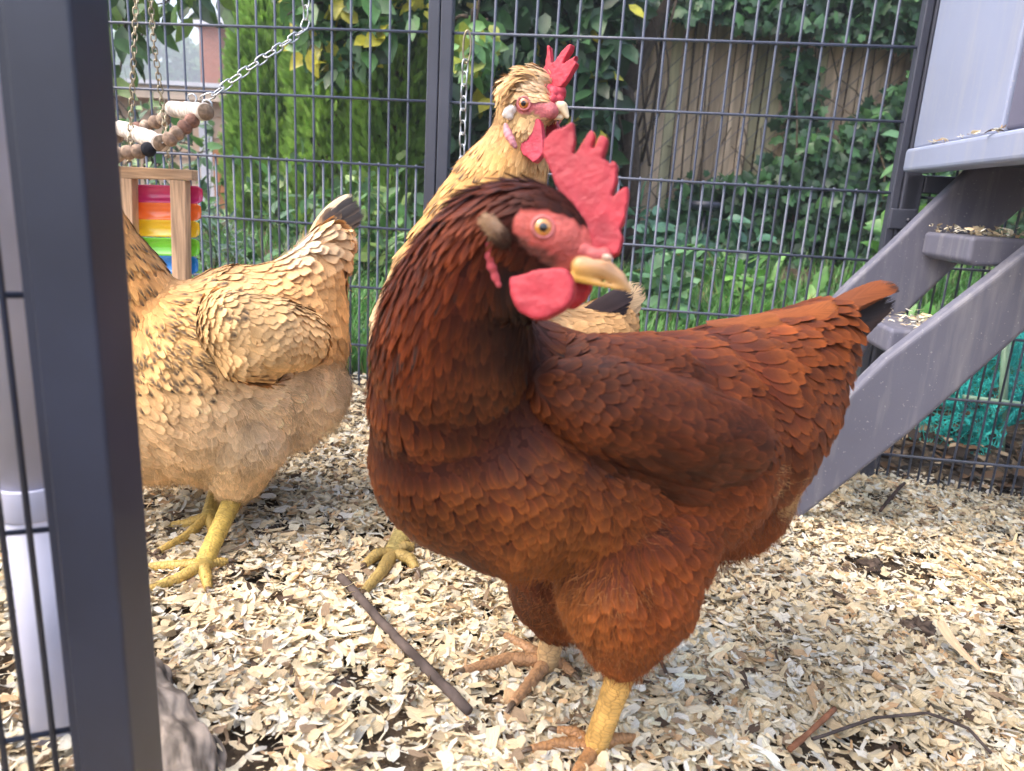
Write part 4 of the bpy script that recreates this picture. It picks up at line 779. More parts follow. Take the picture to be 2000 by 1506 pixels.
# ---------------------------------------------------------------- spotted buff hen on the left
def build_buff_left():
    root = empty('hen', 'pale buff hen with black spotted neck standing side on, head hidden by the door frame', 'hen')
    chains = [
        [(255, 745, .775, 165), (300, 760, .78, 185), (400, 745, .79, 198), (480, 700, .80, 178), (540, 655, .805, 140), (580, 600, .815, 98), (610, 540, .82, 62), (640, 480, .83, 40)],
        [(165, 345, .76, 52), (168, 410, .76, 60), (178, 480, .765, 84), (200, 560, .768, 118), (230, 660, .77, 152)],
        [(540, 720, .80, 130), (590, 755, .805, 93), (560, 800, .80, 80)],
        [(470, 840, .755, 100), (465, 910, .755, 66), (458, 955, .756, 36)], [(430, 850, .85, 90), (428, 910, .852, 55), (425, 945, .853, 30)],
    ]
    cps = [
        (180, 420, .70, 190, 490, 0, 40, 13, (.50, .24, .07), (.66, .36, .11), .1, .5, .9), (235, 480, .70, 265, 560, 0, 44, 13, (.46, .21, .06), (.66, .36, .11), .1, .7, .9), (180, 560, .68, 190, 640, 0, 46, 14, (.46, .21, .06), (.62, .33, .10), .1, .5, .9),
        (270, 570, .68, 320, 640, 0, 48, 14, (.46, .21, .06), (.64, .35, .10), .1, .75, .9), (350, 575, .68, 430, 610, 0, 50, 13, (.56, .33, .12), (.76, .54, .24), .1, .6, .9), (340, 640, .64, 400, 690, 0, 50, 15, (.48, .23, .06), (.70, .40, .12), .1, .85, .85),
        (260, 660, .62, 300, 740, 0, 46, 15, (.48, .23, .06), (.62, .34, .10), .1, .5, .8), (330, 720, .62, 370, 770, 0, 46, 16, B0, (.62, .34, .11), .1, .5, .6), (400, 650, .62, 455, 690, 0, 40, 16, B0, B1, .05, .7, .6), (395, 590, .68, 470, 605, 0, 50, 14, (.58, .36, .14), (.78, .55, .25), .1, .65, .9),
        (250, 800, .60, 280, 860, 0, 36, 24, (.50, .27, .10), (.64, .38, .17), .5, 0, .2), (330, 800, .60, 390, 830, 0, 36, 26, (.58, .35, .16), (.72, .48, .25), .5, 0, .2), (420, 820, .60, 480, 840, 0, 36, 28, C0, C1, .6, 0, .1), (330, 890, .64, 400, 900, 0, 34, 24, (.50, .31, .15), (.64, .42, .22), .6, 0, .2),
        (430, 900, .68, 440, 960, 0, 34, 22, C0, (.72, .50, .28), 1, 0, .2), (500, 880, .68, 530, 940, 0, 34, 22, C0, C1, 1, 0, .2), (560, 740, .72, 620, 760, 0, 36, 24, C0, C1, 1, 0, .2), (650, 740, .78, 690, 780, 0, 36, 22, C0, C1, 1.1, 0, .2), (590, 820, .74, 620, 870, 0, 36, 22, C0, C1, 1.1, 0, .2),
        (455, 960, .72, 455, 1000, 0, 26, 18, C0, (.70, .48, .25), 1.2, 0, .3),
        (430, 520, .80, 500, 520, 0, 40, 26, D0, D1, 0, .1, .1), (500, 510, .80, 560, 560, 0, 40, 28, D0, D1, 0, .1, .1), (560, 560, .76, 610, 610, 0, 42, 28, D0, D1, 0, .0, .1), (620, 560, .78, 645, 640, 0, 44, 28, D0, D1, 0, 0, .1), (545, 470, .82, 600, 480, 0, 34, 14, (.78, .66, .50), (.88, .80, .66), 1.3, 0, .4), (640, 640, .78, 650, 700, 0, 44, 26, D0, D1, .1, 0, .1),
        (600, 440, .84, 650, 400, 0, 44, 24, D0, (.76, .5, .25), 0, 0, .2),
    ]
    def legs(mb):
        hub = G(398, 1128)+A(0, 0, .014); top = P(462, 960, .757); r = 17.5*sz(top); leg(mb, [top, top*.5+hub*.5, hub], [r*1.1, r*.95, r*.9], LY, [[(350, 1150), (290, 1170)], [(345, 1122), (292, 1120)], [(404, 1150), (408, 1172)], [(425, 1120), (445, 1116)]], hub, r*.58, colt=(.5, .34, .09))
        hub = G(410, 1028)+A(0, 0, .012); top = P(428, 945, .853); r = 15.5*sz(top); leg(mb, [top, top*.5+hub*.5, hub], [r, r*.95, r*.9], LY, [[(365, 1058), (312, 1084)], [(360, 1032), (330, 1032)], [(420, 1060), (428, 1075)], [(430, 1022), (448, 1018)]], hub, r*.58, colt=(.52, .35, .09))
    mb, V, N, Fs = body_part('body', chains, cps, root, hairn=26000, legs=legs)
    hit = hitter(V, Fs)
    for x, y, Y, dx, dy in ((660, 730, .80, 1, .3), (640, 780, .79, .8, .8), (590, 830, .78, .5, 1), (540, 880, .76, .6, 1), (490, 930, .745, .3, 1), (445, 950, .74, -.2, 1), (550, 500, .83, .6, -.6), (390, 910, .70, -.6, 1)):
        wisps(mb, hit, x, y, Y, 900, 24, 22, dx, dy, 26, (.74, .62, .46) if y < 520 else (.70, .50, .29), w_=.0003)
    mb.build('body', MS, root)
    wch = [[(430, 610, .715, 40), (460, 640, .698, 70), (520, 655, .708, 78), (575, 660, .735, 62), (610, 670, .755, 30)], [(470, 690, .69, 52), (510, 715, .705, 34), (535, 730, .725, 16)]]
    w0, w1 = (.46, .27, .11), (.65, .42, .20)
    wc = [(430, 600, .66, 490, 610, 0, 34, 22, w0, w1, 0, .3, .2), (450, 660, .64, 500, 690, 0, 32, 22, w0, w1, 0, 0, 0), (520, 620, .66, 570, 650, 0, 34, 24, w0, w1, 0, 0, 0), (530, 690, .66, 570, 720, 0, 34, 24, w0, w1, 0, 0, 0), (590, 660, .70, 615, 710, 0, 36, 24, w0, w1, 0, 0, 0), (500, 740, .68, 530, 760, 0, 34, 22, w0, w1, 0, 0, 0)]
    wm, *_ = body_part('wing', wch, wc, root, vox=.0036, hairn=900, lift=.035, ncand=14000)
    for k in range(9):
        t = k/8; a = P(440+70*t, 690-25*t, .672+.004*t-.001*k); b_ = P(530+82*t, 742-38*t, .725+.02*t-.001*k); quill(wm, a, b_, nz(CAMP-a)+A(0, 0, .3), 30*sz(a), w0, w1, bend=.04, sag=.07)
    wm.build('wing', MS, root)
    ax = nz(P(580, 600, .815)-P(255, 745, .775)); ax[2] = 0; ax = nz(ax); mo = P(400, 745, .79); mn = nz(A(-ax[1], ax[0], 0)); fw = wm.mirror(mo, mn); fw.V = [v-A(0, 0, .012) for v in fw.V]; fw.build('wing', MS, root)
    tm = MB(); gr = (.045, .04, .04)
    def tq(bx, by, bY, ex_, ey, eY, wpx, cc0, cc1, c2=None, bend=0., sag=.05, up=.3, tk=.75, rim=1.12):
        a = P(bx, by, bY); quill(tm, a, P(ex_, ey, eY), nz(CAMP-a)+A(0, 0, up), wpx*sz(a), cc0, cc1, bend=bend, sag=sag, c2=c2, tipk=tk, rim=rim)
    tq(600, 470, .846, 690, 379, .862, 13, (.8, .6, .35), (.82, .68, .46), bend=.10)
    for k in range(8): tq(606, 488+6*k, .850-.0014*k, 684+[0, 14, 24, 30, 24, 12, 2, -10][k], 380+[0, 4, 16, 34, 46, 54, 60, 66][k], .862, 25, (.40, .27, .15), (.05, .04, .035), gr, tk=.3, bend=.08, up=.1, rim=1.9)
    for k in range(4): tq(612, 480+10*k, .842-.002*k, 662+2*k, 408+15*k, .85, 34, (.45, .27, .12), (.40, .26, .14), (.07, .055, .05), tk=.5, bend=.05, up=.1)
    for k in range(6): tq(600-4*k, 540+6*k, .835-.002*k, 668-2*k, 425+17*k, .84, 34, D0, (.60, .38, .19), gr if k < 3 else None, tk=.55, bend=.06)
    for k in range(9):
        t = k/8; tq(560+35*t, 500+90*t, .80-.004*k, 650+10*t, 470+150*t, .81-.002*k, 32, (.50, .28, .11), (.72, .45, .21), bend=-.14, sag=.09, up=.1)
    tm.build('tail', MS, root); tm.mirror(P(600, 520, .862), mn).build('tail', MS, root)
    H = Head(160, 330, .76, (-.75, .1, -.4), (0, -1, 0)); 
    m = H.flat([(140, 318), (125, 285), (140, 292), (146, 262), (158, 288), (168, 262), (174, 290), (188, 275), (186, 318)], 0, .006, .0012, 5); put('comb', m, root, M_comb, (.6, .06, .08))
    b = MB(); q = H.o+H.f*.018; b.tube([q, q+H.f*.012, q+H.f*.024-A(0, 0, .003), q+H.f*.032-A(0, 0, .008)], [.009, .0075, .004, .001], n=14, col=(.7, .55, .3)); b.build('beak', M_horn, root)
    for s_ in (1, -1): hen_eye(root, H.o+H.s*s_*.0205+H.f*.008+H.u*.004, H.s*s_, .0055)
    return root
build_buff_left()
# ---------------------------------------------------------------- crested buff hen behind
def build_buff_back():
    root = empty('hen', 'golden buff hen with small crest and pointed red comb, craning up behind the brown hen', 'hen')
    H = Head(1050, 210, .80, (.80, .25, -.62), (.12, -.97, -.1))
    chains = [
        [(1018, 195, .805, 47), (1036, 200, .795, 45), (1058, 212, .785, 30), (1078, 218, .775, 16)], [(1020, 225, .80, 45), (1030, 250, .79, 34), (1046, 246, .782, 20)],
        [(1005, 180, .81, 34), (1040, 168, .805, 36), (1066, 168, .798, 26)],
        [(1020, 215, .805, 50), (1016, 262, .81, 55), (1002, 312, .815, 72), (975, 370, .82, 92), (945, 450, .82, 115), (900, 560, .815, 136), (868, 650, .81, 143), (880, 740, .81, 145)],
        [(880, 720, .81, 142), (980, 740, .83, 160), (1080, 740, .85, 140), (1150, 690, .87, 95), (1185, 640, .89, 58)],
        [(900, 900, .80, 80), (840, 980, .78, 45), (785, 1060, .765, 24)], [(880, 820, .81, 130), (880, 900, .80, 90)], [(1000, 880, .88, 90), (985, 960, .88, 50)],
    ]
    g0, g1 = (.48, .24, .07), (.66, .38, .13)
    cps = [
        (1010, 160, .76, 985, 180, 0, 34, 14, (.42, .27, .13), (.55, .36, .16), .8, 0, .9), (1050, 150, .76, 1020, 150, 0, 30, 12, (.5, .36, .22), (.62, .48, .32), .8, 0, .9), (985, 190, .77, 978, 220, 0, 36, 14, (.30, .17, .07), (.52, .33, .14), .7, 0, .9), (1045, 175, .75, 1030, 165, 0, 16, 9, (.62, .38, .16), (.75, .52, .27), .2, 0, .5),
        (1000, 245, .76, 990, 270, 0, 18, 9, (.55, .34, .14), (.70, .47, .24), .5, 0, .6), (1030, 262, .75, 1030, 285, 0, 18, 9, (.55, .36, .18), (.72, .52, .30), .5, 0, .6), (1070, 215, .74, 1060, 225, 0, 12, 8, (.6, .3, .2), (.7, .4, .25), .3, 0, .6),
        (985, 290, .76, 960, 340, 0, 42, 12, g0, g1, .2, .1, .9), (1040, 320, .75, 1030, 370, 0, 42, 12, (.42, .2, .06), (.58, .31, .10), .2, .1, .9), (930, 350, .77, 895, 410, 0, 46, 13, g0, g1, .1, .5, .9), (970, 350, .75, 940, 410, 0, 46, 13, g0, (.72, .45, .17), .1, .35, .9), (880, 430, .76, 840, 500, 0, 48, 14, g0, g1, .1, .6, .9),
        (760, 620, .72, 745, 680, 0, 36, 22, C0, C1, .2, 0, .3), (800, 760, .72, 810, 820, 0, 36, 22, C0, C1, .3, 0, .2), (1000, 700, .74, 1080, 680, 0, 36, 24, C0, C1, 0, 0, .1), (1150, 640, .82, 1210, 610, 0, 36, 24, D0, D1, 0, 0, .1), (880, 900, .74, 860, 960, 0, 34, 22, C0, C1, 1, 0, .2),
    ]
    fe = P(1035, 212, .76); 
    def mkskip(hit):
        cs = []
        for x, y, ra in ((1024, 202, 20), (1038, 205, 12), (1050, 210, 13), (1062, 215, 14), (1074, 216, 16), (1084, 214, 18)):
            h, _ = hit(x, y)
            if h is not None: q = h-H.o; cs.append((q@H.f, q@H.u, abs(q@H.s), ra*sz(h)))
        def skip(p):
            q = p-H.o; a, u, s_ = q@H.f, q@H.u, np.abs(q@H.s); out = np.zeros(len(p), bool)
            for ca, cu, cs_, r in cs: out |= (a-ca)**2+(u-cu)**2+(s_-cs_)**2*.5 < r*r
            return out
        return skip
    def facefn(V): return np.broadcast_to(A(.60, .16, .17), V.shape)
    def legs(mb):
        hub = G(766, 1102)+A(0, 0, .012); top = P(790, 1040, .766); r = 19*sz(top); leg(mb, [top, top*.5+hub*.5, hub], [r*1.1, r, r*.95], (.46, .36, .12), [[(745, 1145), (710, 1184)], [(735, 1112), (712, 1130)], [(800, 1118), (812, 1135)], [(790, 1098), (806, 1096)]], hub, r*.62, colt=(.44, .31, .10))
        hub = G(985, 1040)+A(0, 0, .012); top = P(985, 955, .88); leg(mb, [top, top*.5+hub*.5, hub], [r, r*.9, r*.9], (.46, .36, .12), [[(950, 1070), (925, 1085)], [(985, 1080), (985, 1100)], [(1010, 1050), (1025, 1060)]], hub, r*.62)
    mb, V, N, Fs = body_part('body', chains, cps, root, vox=.0030, hairn=22000, skip=mkskip, facefn=facefn, legs=legs, ncand=36000)
    mb.build('body', MS, root); hit = hitter(V, Fs)
    # crest feathers sweeping back
    cm = MB()
    for k in range(260):
        t = rng.random(); a = P(1050-55*t+rng.normal(0, 5), 150+22*t+rng.normal(0, 6), .795+rng.uniform(-.02, .02)); e_ = P(1000-28*t+rng.normal(0, 5), 140+75*t+rng.normal(0, 7), .80+rng.uniform(-.03, .03))
        cc = rng.choice(3); c0 = [(.30, .17, .07), (.42, .25, .10), (.48, .30, .14)][cc]; quill(cm, a, e_, nz(CAMP-a)+A(0, 0, 1)+rng.normal(0, .3, 3), 4.5*sz(a), c0, tuple(np.array(c0)*1.25), bend=rng.normal(-.06, .05), sag=.12, camber=.08)
    for k in range(0): a = P(1052+rng.normal(0, 4), 150, .795); quill(cm, a, P(1050+rng.normal(4, 6), 126+rng.normal(0, 4), .80+rng.uniform(-.015, .015)), nz(CAMP-a), 8*sz(a), (.7, .66, .6), (.85, .82, .78))
    cm.build('crest', MS, root)
    comb = [(1054, 160), (1062, 148), (1071, 132), (1074, 112), (1077, 92), (1081, 95), (1084, 128), (1092, 124), (1104, 105), (1115, 93), (1124, 90), (1120, 102), (1108, 122), (1104, 132), (1118, 122), (1132, 112), (1128, 122), (1133, 127), (1122, 146), (1113, 162), (1102, 174), (1088, 178), (1070, 174)]
    m = H.flat(comb, .004, .007, .0009, 3); put('comb', m, root, M_comb, None, fn=lambda V, N: A(.52, .03, .055)*(1+(fbm(V*160, 3, 2)-.5)[:, None]*.6))
    q = MB()
    for x, y, r, o in ((1070, 176, 12, .008), (1082, 182, 13, .006), (1094, 180, 12, .002), (1066, 190, 9, .012), (1078, 196, 10, .010), (1092, 194, 9, .004), (1098, 186, 8, -.004), (1072, 185, 10, -.006)): q.sphere(H.pl(x, y, o), r*sz(H.o), 14, 9)
    put('comb_base', organic(q, .0010, 3), root, M_comb, (.60, .05, .08))
    h, n_ = hit(1023, 202); r = 9.5*sz(h)*1.5; c = h-n_*r*.45; hen_eye(root, c, nz(n_*.7+nz(CAMP-c)*.35), r, iris=(.55, .18, .03), lid=(.62, .2, .2))
    c2 = c-2*((c-H.o)@H.s)*H.s; hen_eye(root, c2, nz(n_-2*(n_@H.s)*H.s), r, iris=(.55, .18, .03), lid=(.62, .2, .2))
    q = MB()
    for t in np.linspace(0, 1, 14):
        x, y = np.interp(t, [0, .35, .7, 1], [1068, 1085, 1098, 1108]), np.interp(t, [0, .35, .7, 1], [214, 207, 209, 228]); r = np.interp(t, [0, .35, .7, 1], [11, 12, 11, 4.5])
        wd = np.interp(t, [0, 1], [.007, 0]); q.sphere(H.pl(x, y, wd), r*sz(H.o), 16, 10); q.sphere(H.pl(x, y, -wd), r*sz(H.o), 16, 10)
    for t in np.linspace(0, 1, 10):
        x, y = 1062+34*t, 226+4*t; wd = .007*(1-t); q.sphere(H.pl(x, y, wd+.001), (8-3*t)*sz(H.o), 16, 10); q.sphere(H.pl(x, y, -wd), (8-3*t)*sz(H.o), 16, 10)
    put('beak', organic(q, .0009, 4), root, M_horn, None, fn=lambda V, N: A(.82, .66, .42)*(1+(fbm(V*60, 2, 2)-.5)[:, None]*.35))
    w1 = [(1050, 232), (1060, 236), (1066, 254), (1068, 280), (1067, 304), (1058, 316), (1050, 321), (1040, 314), (1028, 305), (1020, 285), (1024, 262), (1036, 250)]
    m = H.flat(w1, .016, .007, .0009, 6); put('wattle', m, root, M_comb, None, fn=lambda V, N: A(.52, .045, .08)*(1+(fbm(V*160, 3, 2)-.5)[:, None]*.7))
    w2 = [(1066, 236), (1090, 236), (1096, 250), (1094, 272), (1084, 290), (1072, 280)]
    m = H.flat(w2, -.012, .007, .0009, 6); put('wattle', m, root, M_comb, (.50, .05, .08))
    q = MB()
    for x, y, r in ((988, 224, 8), (993, 220, 11), (1000, 214, 10), (996, 226, 9)):
        h, n_ = hit(x, y); q.sphere((h if h is not None else P(x, y, .78)), r*sz(H.o), 14, 9)
    put('ear_lobe', organic(q, .001, 3), root, M_comb, (.82, .74, .66))
    q = MB()
    for x, y, r in ((989, 244, 6), (990, 251, 8), (992, 258, 9), (995, 265, 9), (999, 272, 8), (1002, 279, 7), (1006, 286, 5)):
        h, n_ = hit(x, y); q.sphere((h if h is not None else P(x, y, .775)), r*sz(H.o), 14, 9)
    put('ear_lobe', organic(q, .001, 3), root, M_comb, (.72, .32, .36))
    tm = MB(); blk = (.02, .014, .016)
    for k in range(9):
        a = P(1105, 640+4*k, .845+.001*k); quill(tm, a, P(1238-4*k, 566+9*k, .865), nz(CAMP-a)+A(0, 0, .4), 40*sz(a), (.05, .025, .02), blk, sag=.05, rim=1.8)
    for k in range(4):
        a = P(1150+8*k, 655, .872); quill(tm, a, P(1250-3*k+(k == 0)*6, 556+22*k, .885), nz(CAMP-a), 52*sz(a), (.5, .33, .16), (.56, .40, .24), sag=.03)
    tm.build('tail', MS, root)
    return root
build_buff_back()

tm = MB(); a = G(1905, 1345)+A(0, 0, .022); b_ = G(1825, 1255)+A(0, 0, .03); quill(tm, a, b_, A(-.2, -.5, 1), .011, (.46, .30, .18), (.55, .38, .24), bend=.12, sag=.10, rim=1.25); tm.tube([G(1990, 1352)+A(0, 0, .016), G(1950, 1350)+A(0, 0, .02), a], .0011, n=8, col=(.75, .6, .4), mat=4)
tm.build('loose_feather', MS, label='fallen tan feather with a bare quill lying on the shavings at the right', cat='feather')
# ================================================================ vegetation
LT = np.array([[0, 0, 0], [.3, 0, -.03], [.68, 0, -.04], [1, 0, -.10], [.22, .24, .03], [.55, .27, .03], [.82, .13, -.02], [.22, -.24, .03], [.55, -.27, .03], [.82, -.13, -.02]])
LQ = [np.array([[1, 2, 5, 4], [2, 1, 7, 8]]), np.array([[0, 1, 4], [2, 3, 6], [0, 7, 1], [2, 9, 3]]), np.array([[2, 6, 5], [2, 8, 9]])]
_r = [1, .62, .82, .5, .72, .42, .42, .72, .5, .82, .62]; _a = np.array([0, 28, 52, 82, 112, 150, 210, 248, 278, 308, 332])*PI/180
IT = np.array([[.35, 0, .06]]+[[.35+.6*r*math.cos(a), .6*r*math.sin(a), -.04*r] for r, a in zip(_r, _a)]); IQ = [np.array([[0, i, i % 11+1] for i in range(1, 12)])]
_f = []; _fq = []
for k in range(6):
    for s in (1, -1):
        b0 = .12+k*.14; ln = .40*(1-k*.11); n0 = len(_f); _f += [[b0, 0, 0], [b0+ln*.45, s*(ln*.34+.05), .02], [b0+ln, s*ln*.72, -.02], [b0+ln*.6, s*ln*.22, .02]]; _fq.append([n0, n0+1, n0+2, n0+3][::s])
n0 = len(_f); _f += [[0, -.03, 0], [.6, -.06, 0], [1.05, 0, 0], [.6, .06, 0]]; _fq.append([n0, n0+1, n0+2, n0+3])
TT = np.array(_f); TQ = [np.array(_fq)]
def rnd_cols(n, pal, p=None, v=.25):
    pal = np.array(pal); c = pal[rng.choice(len(pal), n, p=p)]; return np.clip(c*rng.uniform(1-v, 1+v, (n, 1)), 0, 1)
def put_leaves(mb, O, D, Nn, L, col, T=LT, Q=LQ, wid=1.):
    D = nz(D); Nn = nz(Nn-D*(D*Nn).sum(1, keepdims=True)); Y_ = np.cross(Nn, D); L = np.broadcast_to(L, (len(O),))[:, None]; mb.inst(T, Q, O, D*L, Y_*L*wid, Nn*L, col)
def rdir(n, bias=(0, 0, 0), s=1.): return nz(rng.normal(0, s, (n, 3))+np.asarray(bias, float))
SUNV = A(0, -.5, .8)
def clump_mask(O, sc_, thr, seed=0): return fbm(O*sc_, 2, seed) > thr
G1, G2, G3, G4 = (.035, .095, .028), (.07, .175, .048), (.13, .28, .075), (.16, .28, .08)
YL = (.55, .50, .05)
def stem(mb, a, b_, r, col=(.10, .07, .05), bend=.05):
    a, b_ = np.asarray(a), np.asarray(b_); t = np.linspace(0, 1, 9)[:, None]; o_ = rng.normal(0, bend, 3)*np.linalg.norm(b_-a); mb.tube(a*(1-t)+b_*t+o_*4*t*(1-t), r*(1.1-.7*t[:, 0]), n=7, col=col)
def region(poly, n, Y0, Y1):
    """random points whose photograph position lies in a polygon, at depths Y0..Y1"""
    poly = np.array(poly, float); lo, hi = poly.min(0), poly.max(0); out = []
    while len(out) < n:
        q = rng.uniform(lo, hi, (n*2, 2)); ins = np.zeros(len(q), bool); j = len(poly)-1
        for i in range(len(poly)):
            (xi, yi), (xj, yj) = poly[i], poly[j]; c = ((yi > q[:, 1]) != (yj > q[:, 1])) & (q[:, 0] < (xj-xi)*(q[:, 1]-yi)/(yj-yi+1e-9)+xi); ins ^= c; j = i
        out += list(q[ins])
    q = np.array(out[:n]); Y = rng.uniform(Y0, Y1, n); return np.array([P(x, y, d) for (x, y), d in zip(q, Y)])
def bush(name, label, cat, n, poly, Y0, Y1, L, pal, p=None, bias=(0, -.2, -.3), nb=(0, -.8, .7), T=LT, Q=LQ, group=None, wid=1., trunk=None, clump=None, tcol=(.075, .055, .04), branches=0, ds=1.):
    root = empty(name, label, cat, group); mb = MB(); O = region(poly, n, Y0, Y1)
    if clump: O = O[clump_mask(O, *clump)]
    n = len(O); put_leaves(mb, O, rdir(n, bias, ds), rdir(n, nb, .55), rng.uniform(L*.6, L*1.25, n), rnd_cols(n, pal, p), T, Q, wid); mb.build('foliage', M_leaf, root)
    tm = MB(); c = O.mean(0); g = A(c[0], c[1], float(gz(c[0], c[1]))-.02)
    if trunk: 
        for a, b_, r in trunk: stem(tm, a, b_, r, tcol)
    else: stem(tm, g, c, .012, tcol)
    base = c if not trunk else trunk[0][0]*.4+trunk[0][1]*.6
    for k in range(branches): stem(tm, base+rng.normal(0, .03, 3), O[rng.integers(n)], .006, tcol, .12)
    tm.build('trunk', M_bark, root); return root
# --- thuja columns
def thuja(px, Yc, Rpx, ytop, label, seed):
    root = empty('thuja_tree', label, 'tree', 'columnar thujas beyond the back fence'); c = P(px, 420, Yc); R = Rpx*sz(c); zt = P(px, ytop, Yc)[2]; z0 = float(gz(c[0], c[1])); n = 11000
    z = z0+.02+(zt-z0)*rng.random(n)**.95; th = rng.uniform(0, 2*PI, n); u = (z-z0)/(zt-z0); prof = np.interp(u, [0, .08, .3, .7, .9, 1], [.75, .95, 1, .9, .55, .08])
    lump = 1+.75*(fbm(np.stack([np.cos(th)*2.2+seed, np.sin(th)*2.2, z*4.5], 1), 3, seed)-.5); rr = R*prof*lump*np.sqrt(rng.uniform(.42, 1, n))
    O = np.stack([c[0]+rr*np.cos(th), c[1]+rr*np.sin(th), z], 1); out = np.stack([np.cos(th), np.sin(th), 0*th], 1)
    D = nz(out*.7+A(0, 0, 1.0)+rng.normal(0, .3, (n, 3))); T_ = np.cross(out, A(0, 0, 1)); Nn = nz(T_*rng.normal(0, 1, (n, 1))+out*rng.normal(.6, .5, (n, 1)))
    cl = fbm(O*9, 2, seed+3)[:, None]; col = (np.array(G2)*(1-cl)+np.array(G3)*cl*1.35)*rng.uniform(.7, 1.35, (n, 1))*A(2.0, 1.5, 1.1); mb = MB(); put_leaves(mb, O, D, Nn, rng.uniform(.035, .075, n), np.clip(col, 0, 1), TT, TQ, .8)
    mb.build('foliage', M_leaf, root); tm = MB(); tm.tube([A(c[0], c[1], z0-.05), A(c[0], c[1], z0+(zt-z0)*.5), A(c[0], c[1], zt-.1)], [R*.16, R*.1, .01], n=10, col=(.10, .065, .04)); 
    for k in range(40):
        zz = z0+(zt-z0)*rng.uniform(.03, .85); t = rng.uniform(0, 2*PI); stem(tm, A(c[0], c[1], zz), A(c[0]+R*.7*math.cos(t), c[1]+R*.7*math.sin(t), zz+.15), .007, (.10, .065, .04))
    tm.build('trunk', M_bark, root)
thuja(540, 3.35, 82, -30, 'left columnar thuja standing next to the tan shed wall', 5)
thuja(660, 3.15, 86, -420, 'middle columnar thuja behind the steel chain', 17)
thuja(775, 3.05, 90, -380, 'right columnar thuja just left of the centre upright', 29)
# --- camellia with dark glossy leaves
tb = P(1215, 560, 3.1); tb[2] = float(gz(tb[0], tb[1]))
CP = dict(pal=[(.018, .05, .02), (.03, .085, .03), (.055, .13, .05), YL], p=[.46, .34, .165, .035])
bush('camellia_tree', 'dark camellia with glossy leaves and a few yellow ones behind the centre of the fence', 'tree', 9500, [(860, -160), (1290, -160), (1235, 30), (1195, 200), (1200, 420), (1180, 480), (880, 500)], 2.75, 3.7, .085, bias=(0, -.25, -.9), nb=(0, -1, .5), clump=(7, .40, 2), **CP,
     trunk=[(tb, P(1222, 150, 3.15), .055), (P(1222, 170, 3.15), P(1330, -40, 3.1), .04), (P(1235, 180, 3.15), P(1080, -30, 3.2), .035), (P(1230, 200, 3.15), P(950, 60, 3.2), .025)], branches=26)
bush('camellia_branch', 'glossy branch with yellowing leaves hanging in front of the thujas', 'branch', 620, [(560, -80), (860, -80), (850, 40), (760, 60), (700, 140), (650, 150), (600, 100), (560, 30)], 2.5, 2.8, .085, bias=(0, -.25, -1), nb=(0, -1, .4), pal=[G1, G2, G3, YL], p=[.35, .3, .15, .2], trunk=[(P(860, -60, 2.7), P(700, 20, 2.65), .008), (P(700, 20, 2.65), P(640, 120, 2.65), .004)], branches=14)
bush('camellia_shoots', 'yellow edged leafy shoots hanging beside the clip of the steel chain', 'branch', 120, [(880, 60), (960, 40), (960, 130), (900, 150)], 2.3, 2.6, .07, bias=(0, -.2, -1), nb=(0, -1, .4), pal=[G2, G3, (.35, .4, .06)], p=[.4, .35, .25], trunk=[(P(930, -60, 2.5), P(915, 90, 2.45), .005)], branches=6)
bush('yew_hedge', 'dark dense hedge closing the garden behind the camellia', 'hedge', 15000, [(760, -300), (2500, -300), (2500, 560), (760, 560)], 3.9, 4.5, .10, [(.012, .035, .015), (.02, .055, .02)], nb=(0, -1, .3), branches=10)
bush('laurel_hedge', 'dark hedge far behind the thujas', 'hedge', 3500, [(600, -300), (900, -300), (900, 520), (560, 520)], 3.9, 4.4, .11, [(.012, .035, .015), (.02, .055, .02)], nb=(0, -1, .3), branches=10)
# --- slat fence with chain link
SY = 3.62; sl0, sl1 = P(1150, 300, SY)[0], P(2150, 300, SY)[0]; zf0 = .05; zf1 = P(1500, 20, SY)[2]
sf = empty('slat_fence', 'weathered wooden slats threaded through chain link behind the ivy', 'fence'); mb = MB(); x = sl0
while x < sl1:
    wv = rng.uniform(.036, .05); t = rng.choice([-.005, .005])+rng.uniform(-.002, .002); c = A(.66, .49, .33)*rng.uniform(.62, 1.12)*(A(.8, .95, .85) if rng.random() < .2 else 1); lean = rng.normal(0, .006); mb.box(A(x+wv/2, SY+t, (zf0+zf1)/2), (wv, .006, zf1-zf0), Matrix.Rotation(lean, 3, 'Y'), col=c); x += wv+rng.uniform(.002, .008)
mb.build('slats', M_slat, sf); mb = MB(); mb.box(A((sl0+sl1)/2, SY+.05, (zf0+zf1)/2), (sl1-sl0, .01, zf1-zf0)); mb.build('gap_shade_board', M_soil, sf); mb = MB(); st = .085; h = zf1-zf0  # added board, soil colour borrowed as the dark shade behind the slat gaps
for k in range(int((sl1-sl0+h)/st)): 
    x0 = sl0-h+k*st
    for s in (1, -1):
        a, b_ = A(x0, SY-.012*s-.004, zf0), A(x0+h, SY-.012*s-.004, zf1)
        if s < 0: a, b_ = A(x0+h, SY+.008, zf0), A(x0, SY+.008, zf1)
        mb.tube([a, b_], .0014, n=5)
mb.build('chain_link', M_wire, sf); mb = MB(); mb.tube([A(sl0, SY, zf1+.01), A(sl1, SY, zf1+.01)], .02, n=10); mb.build('top_rail', M_frame, sf)
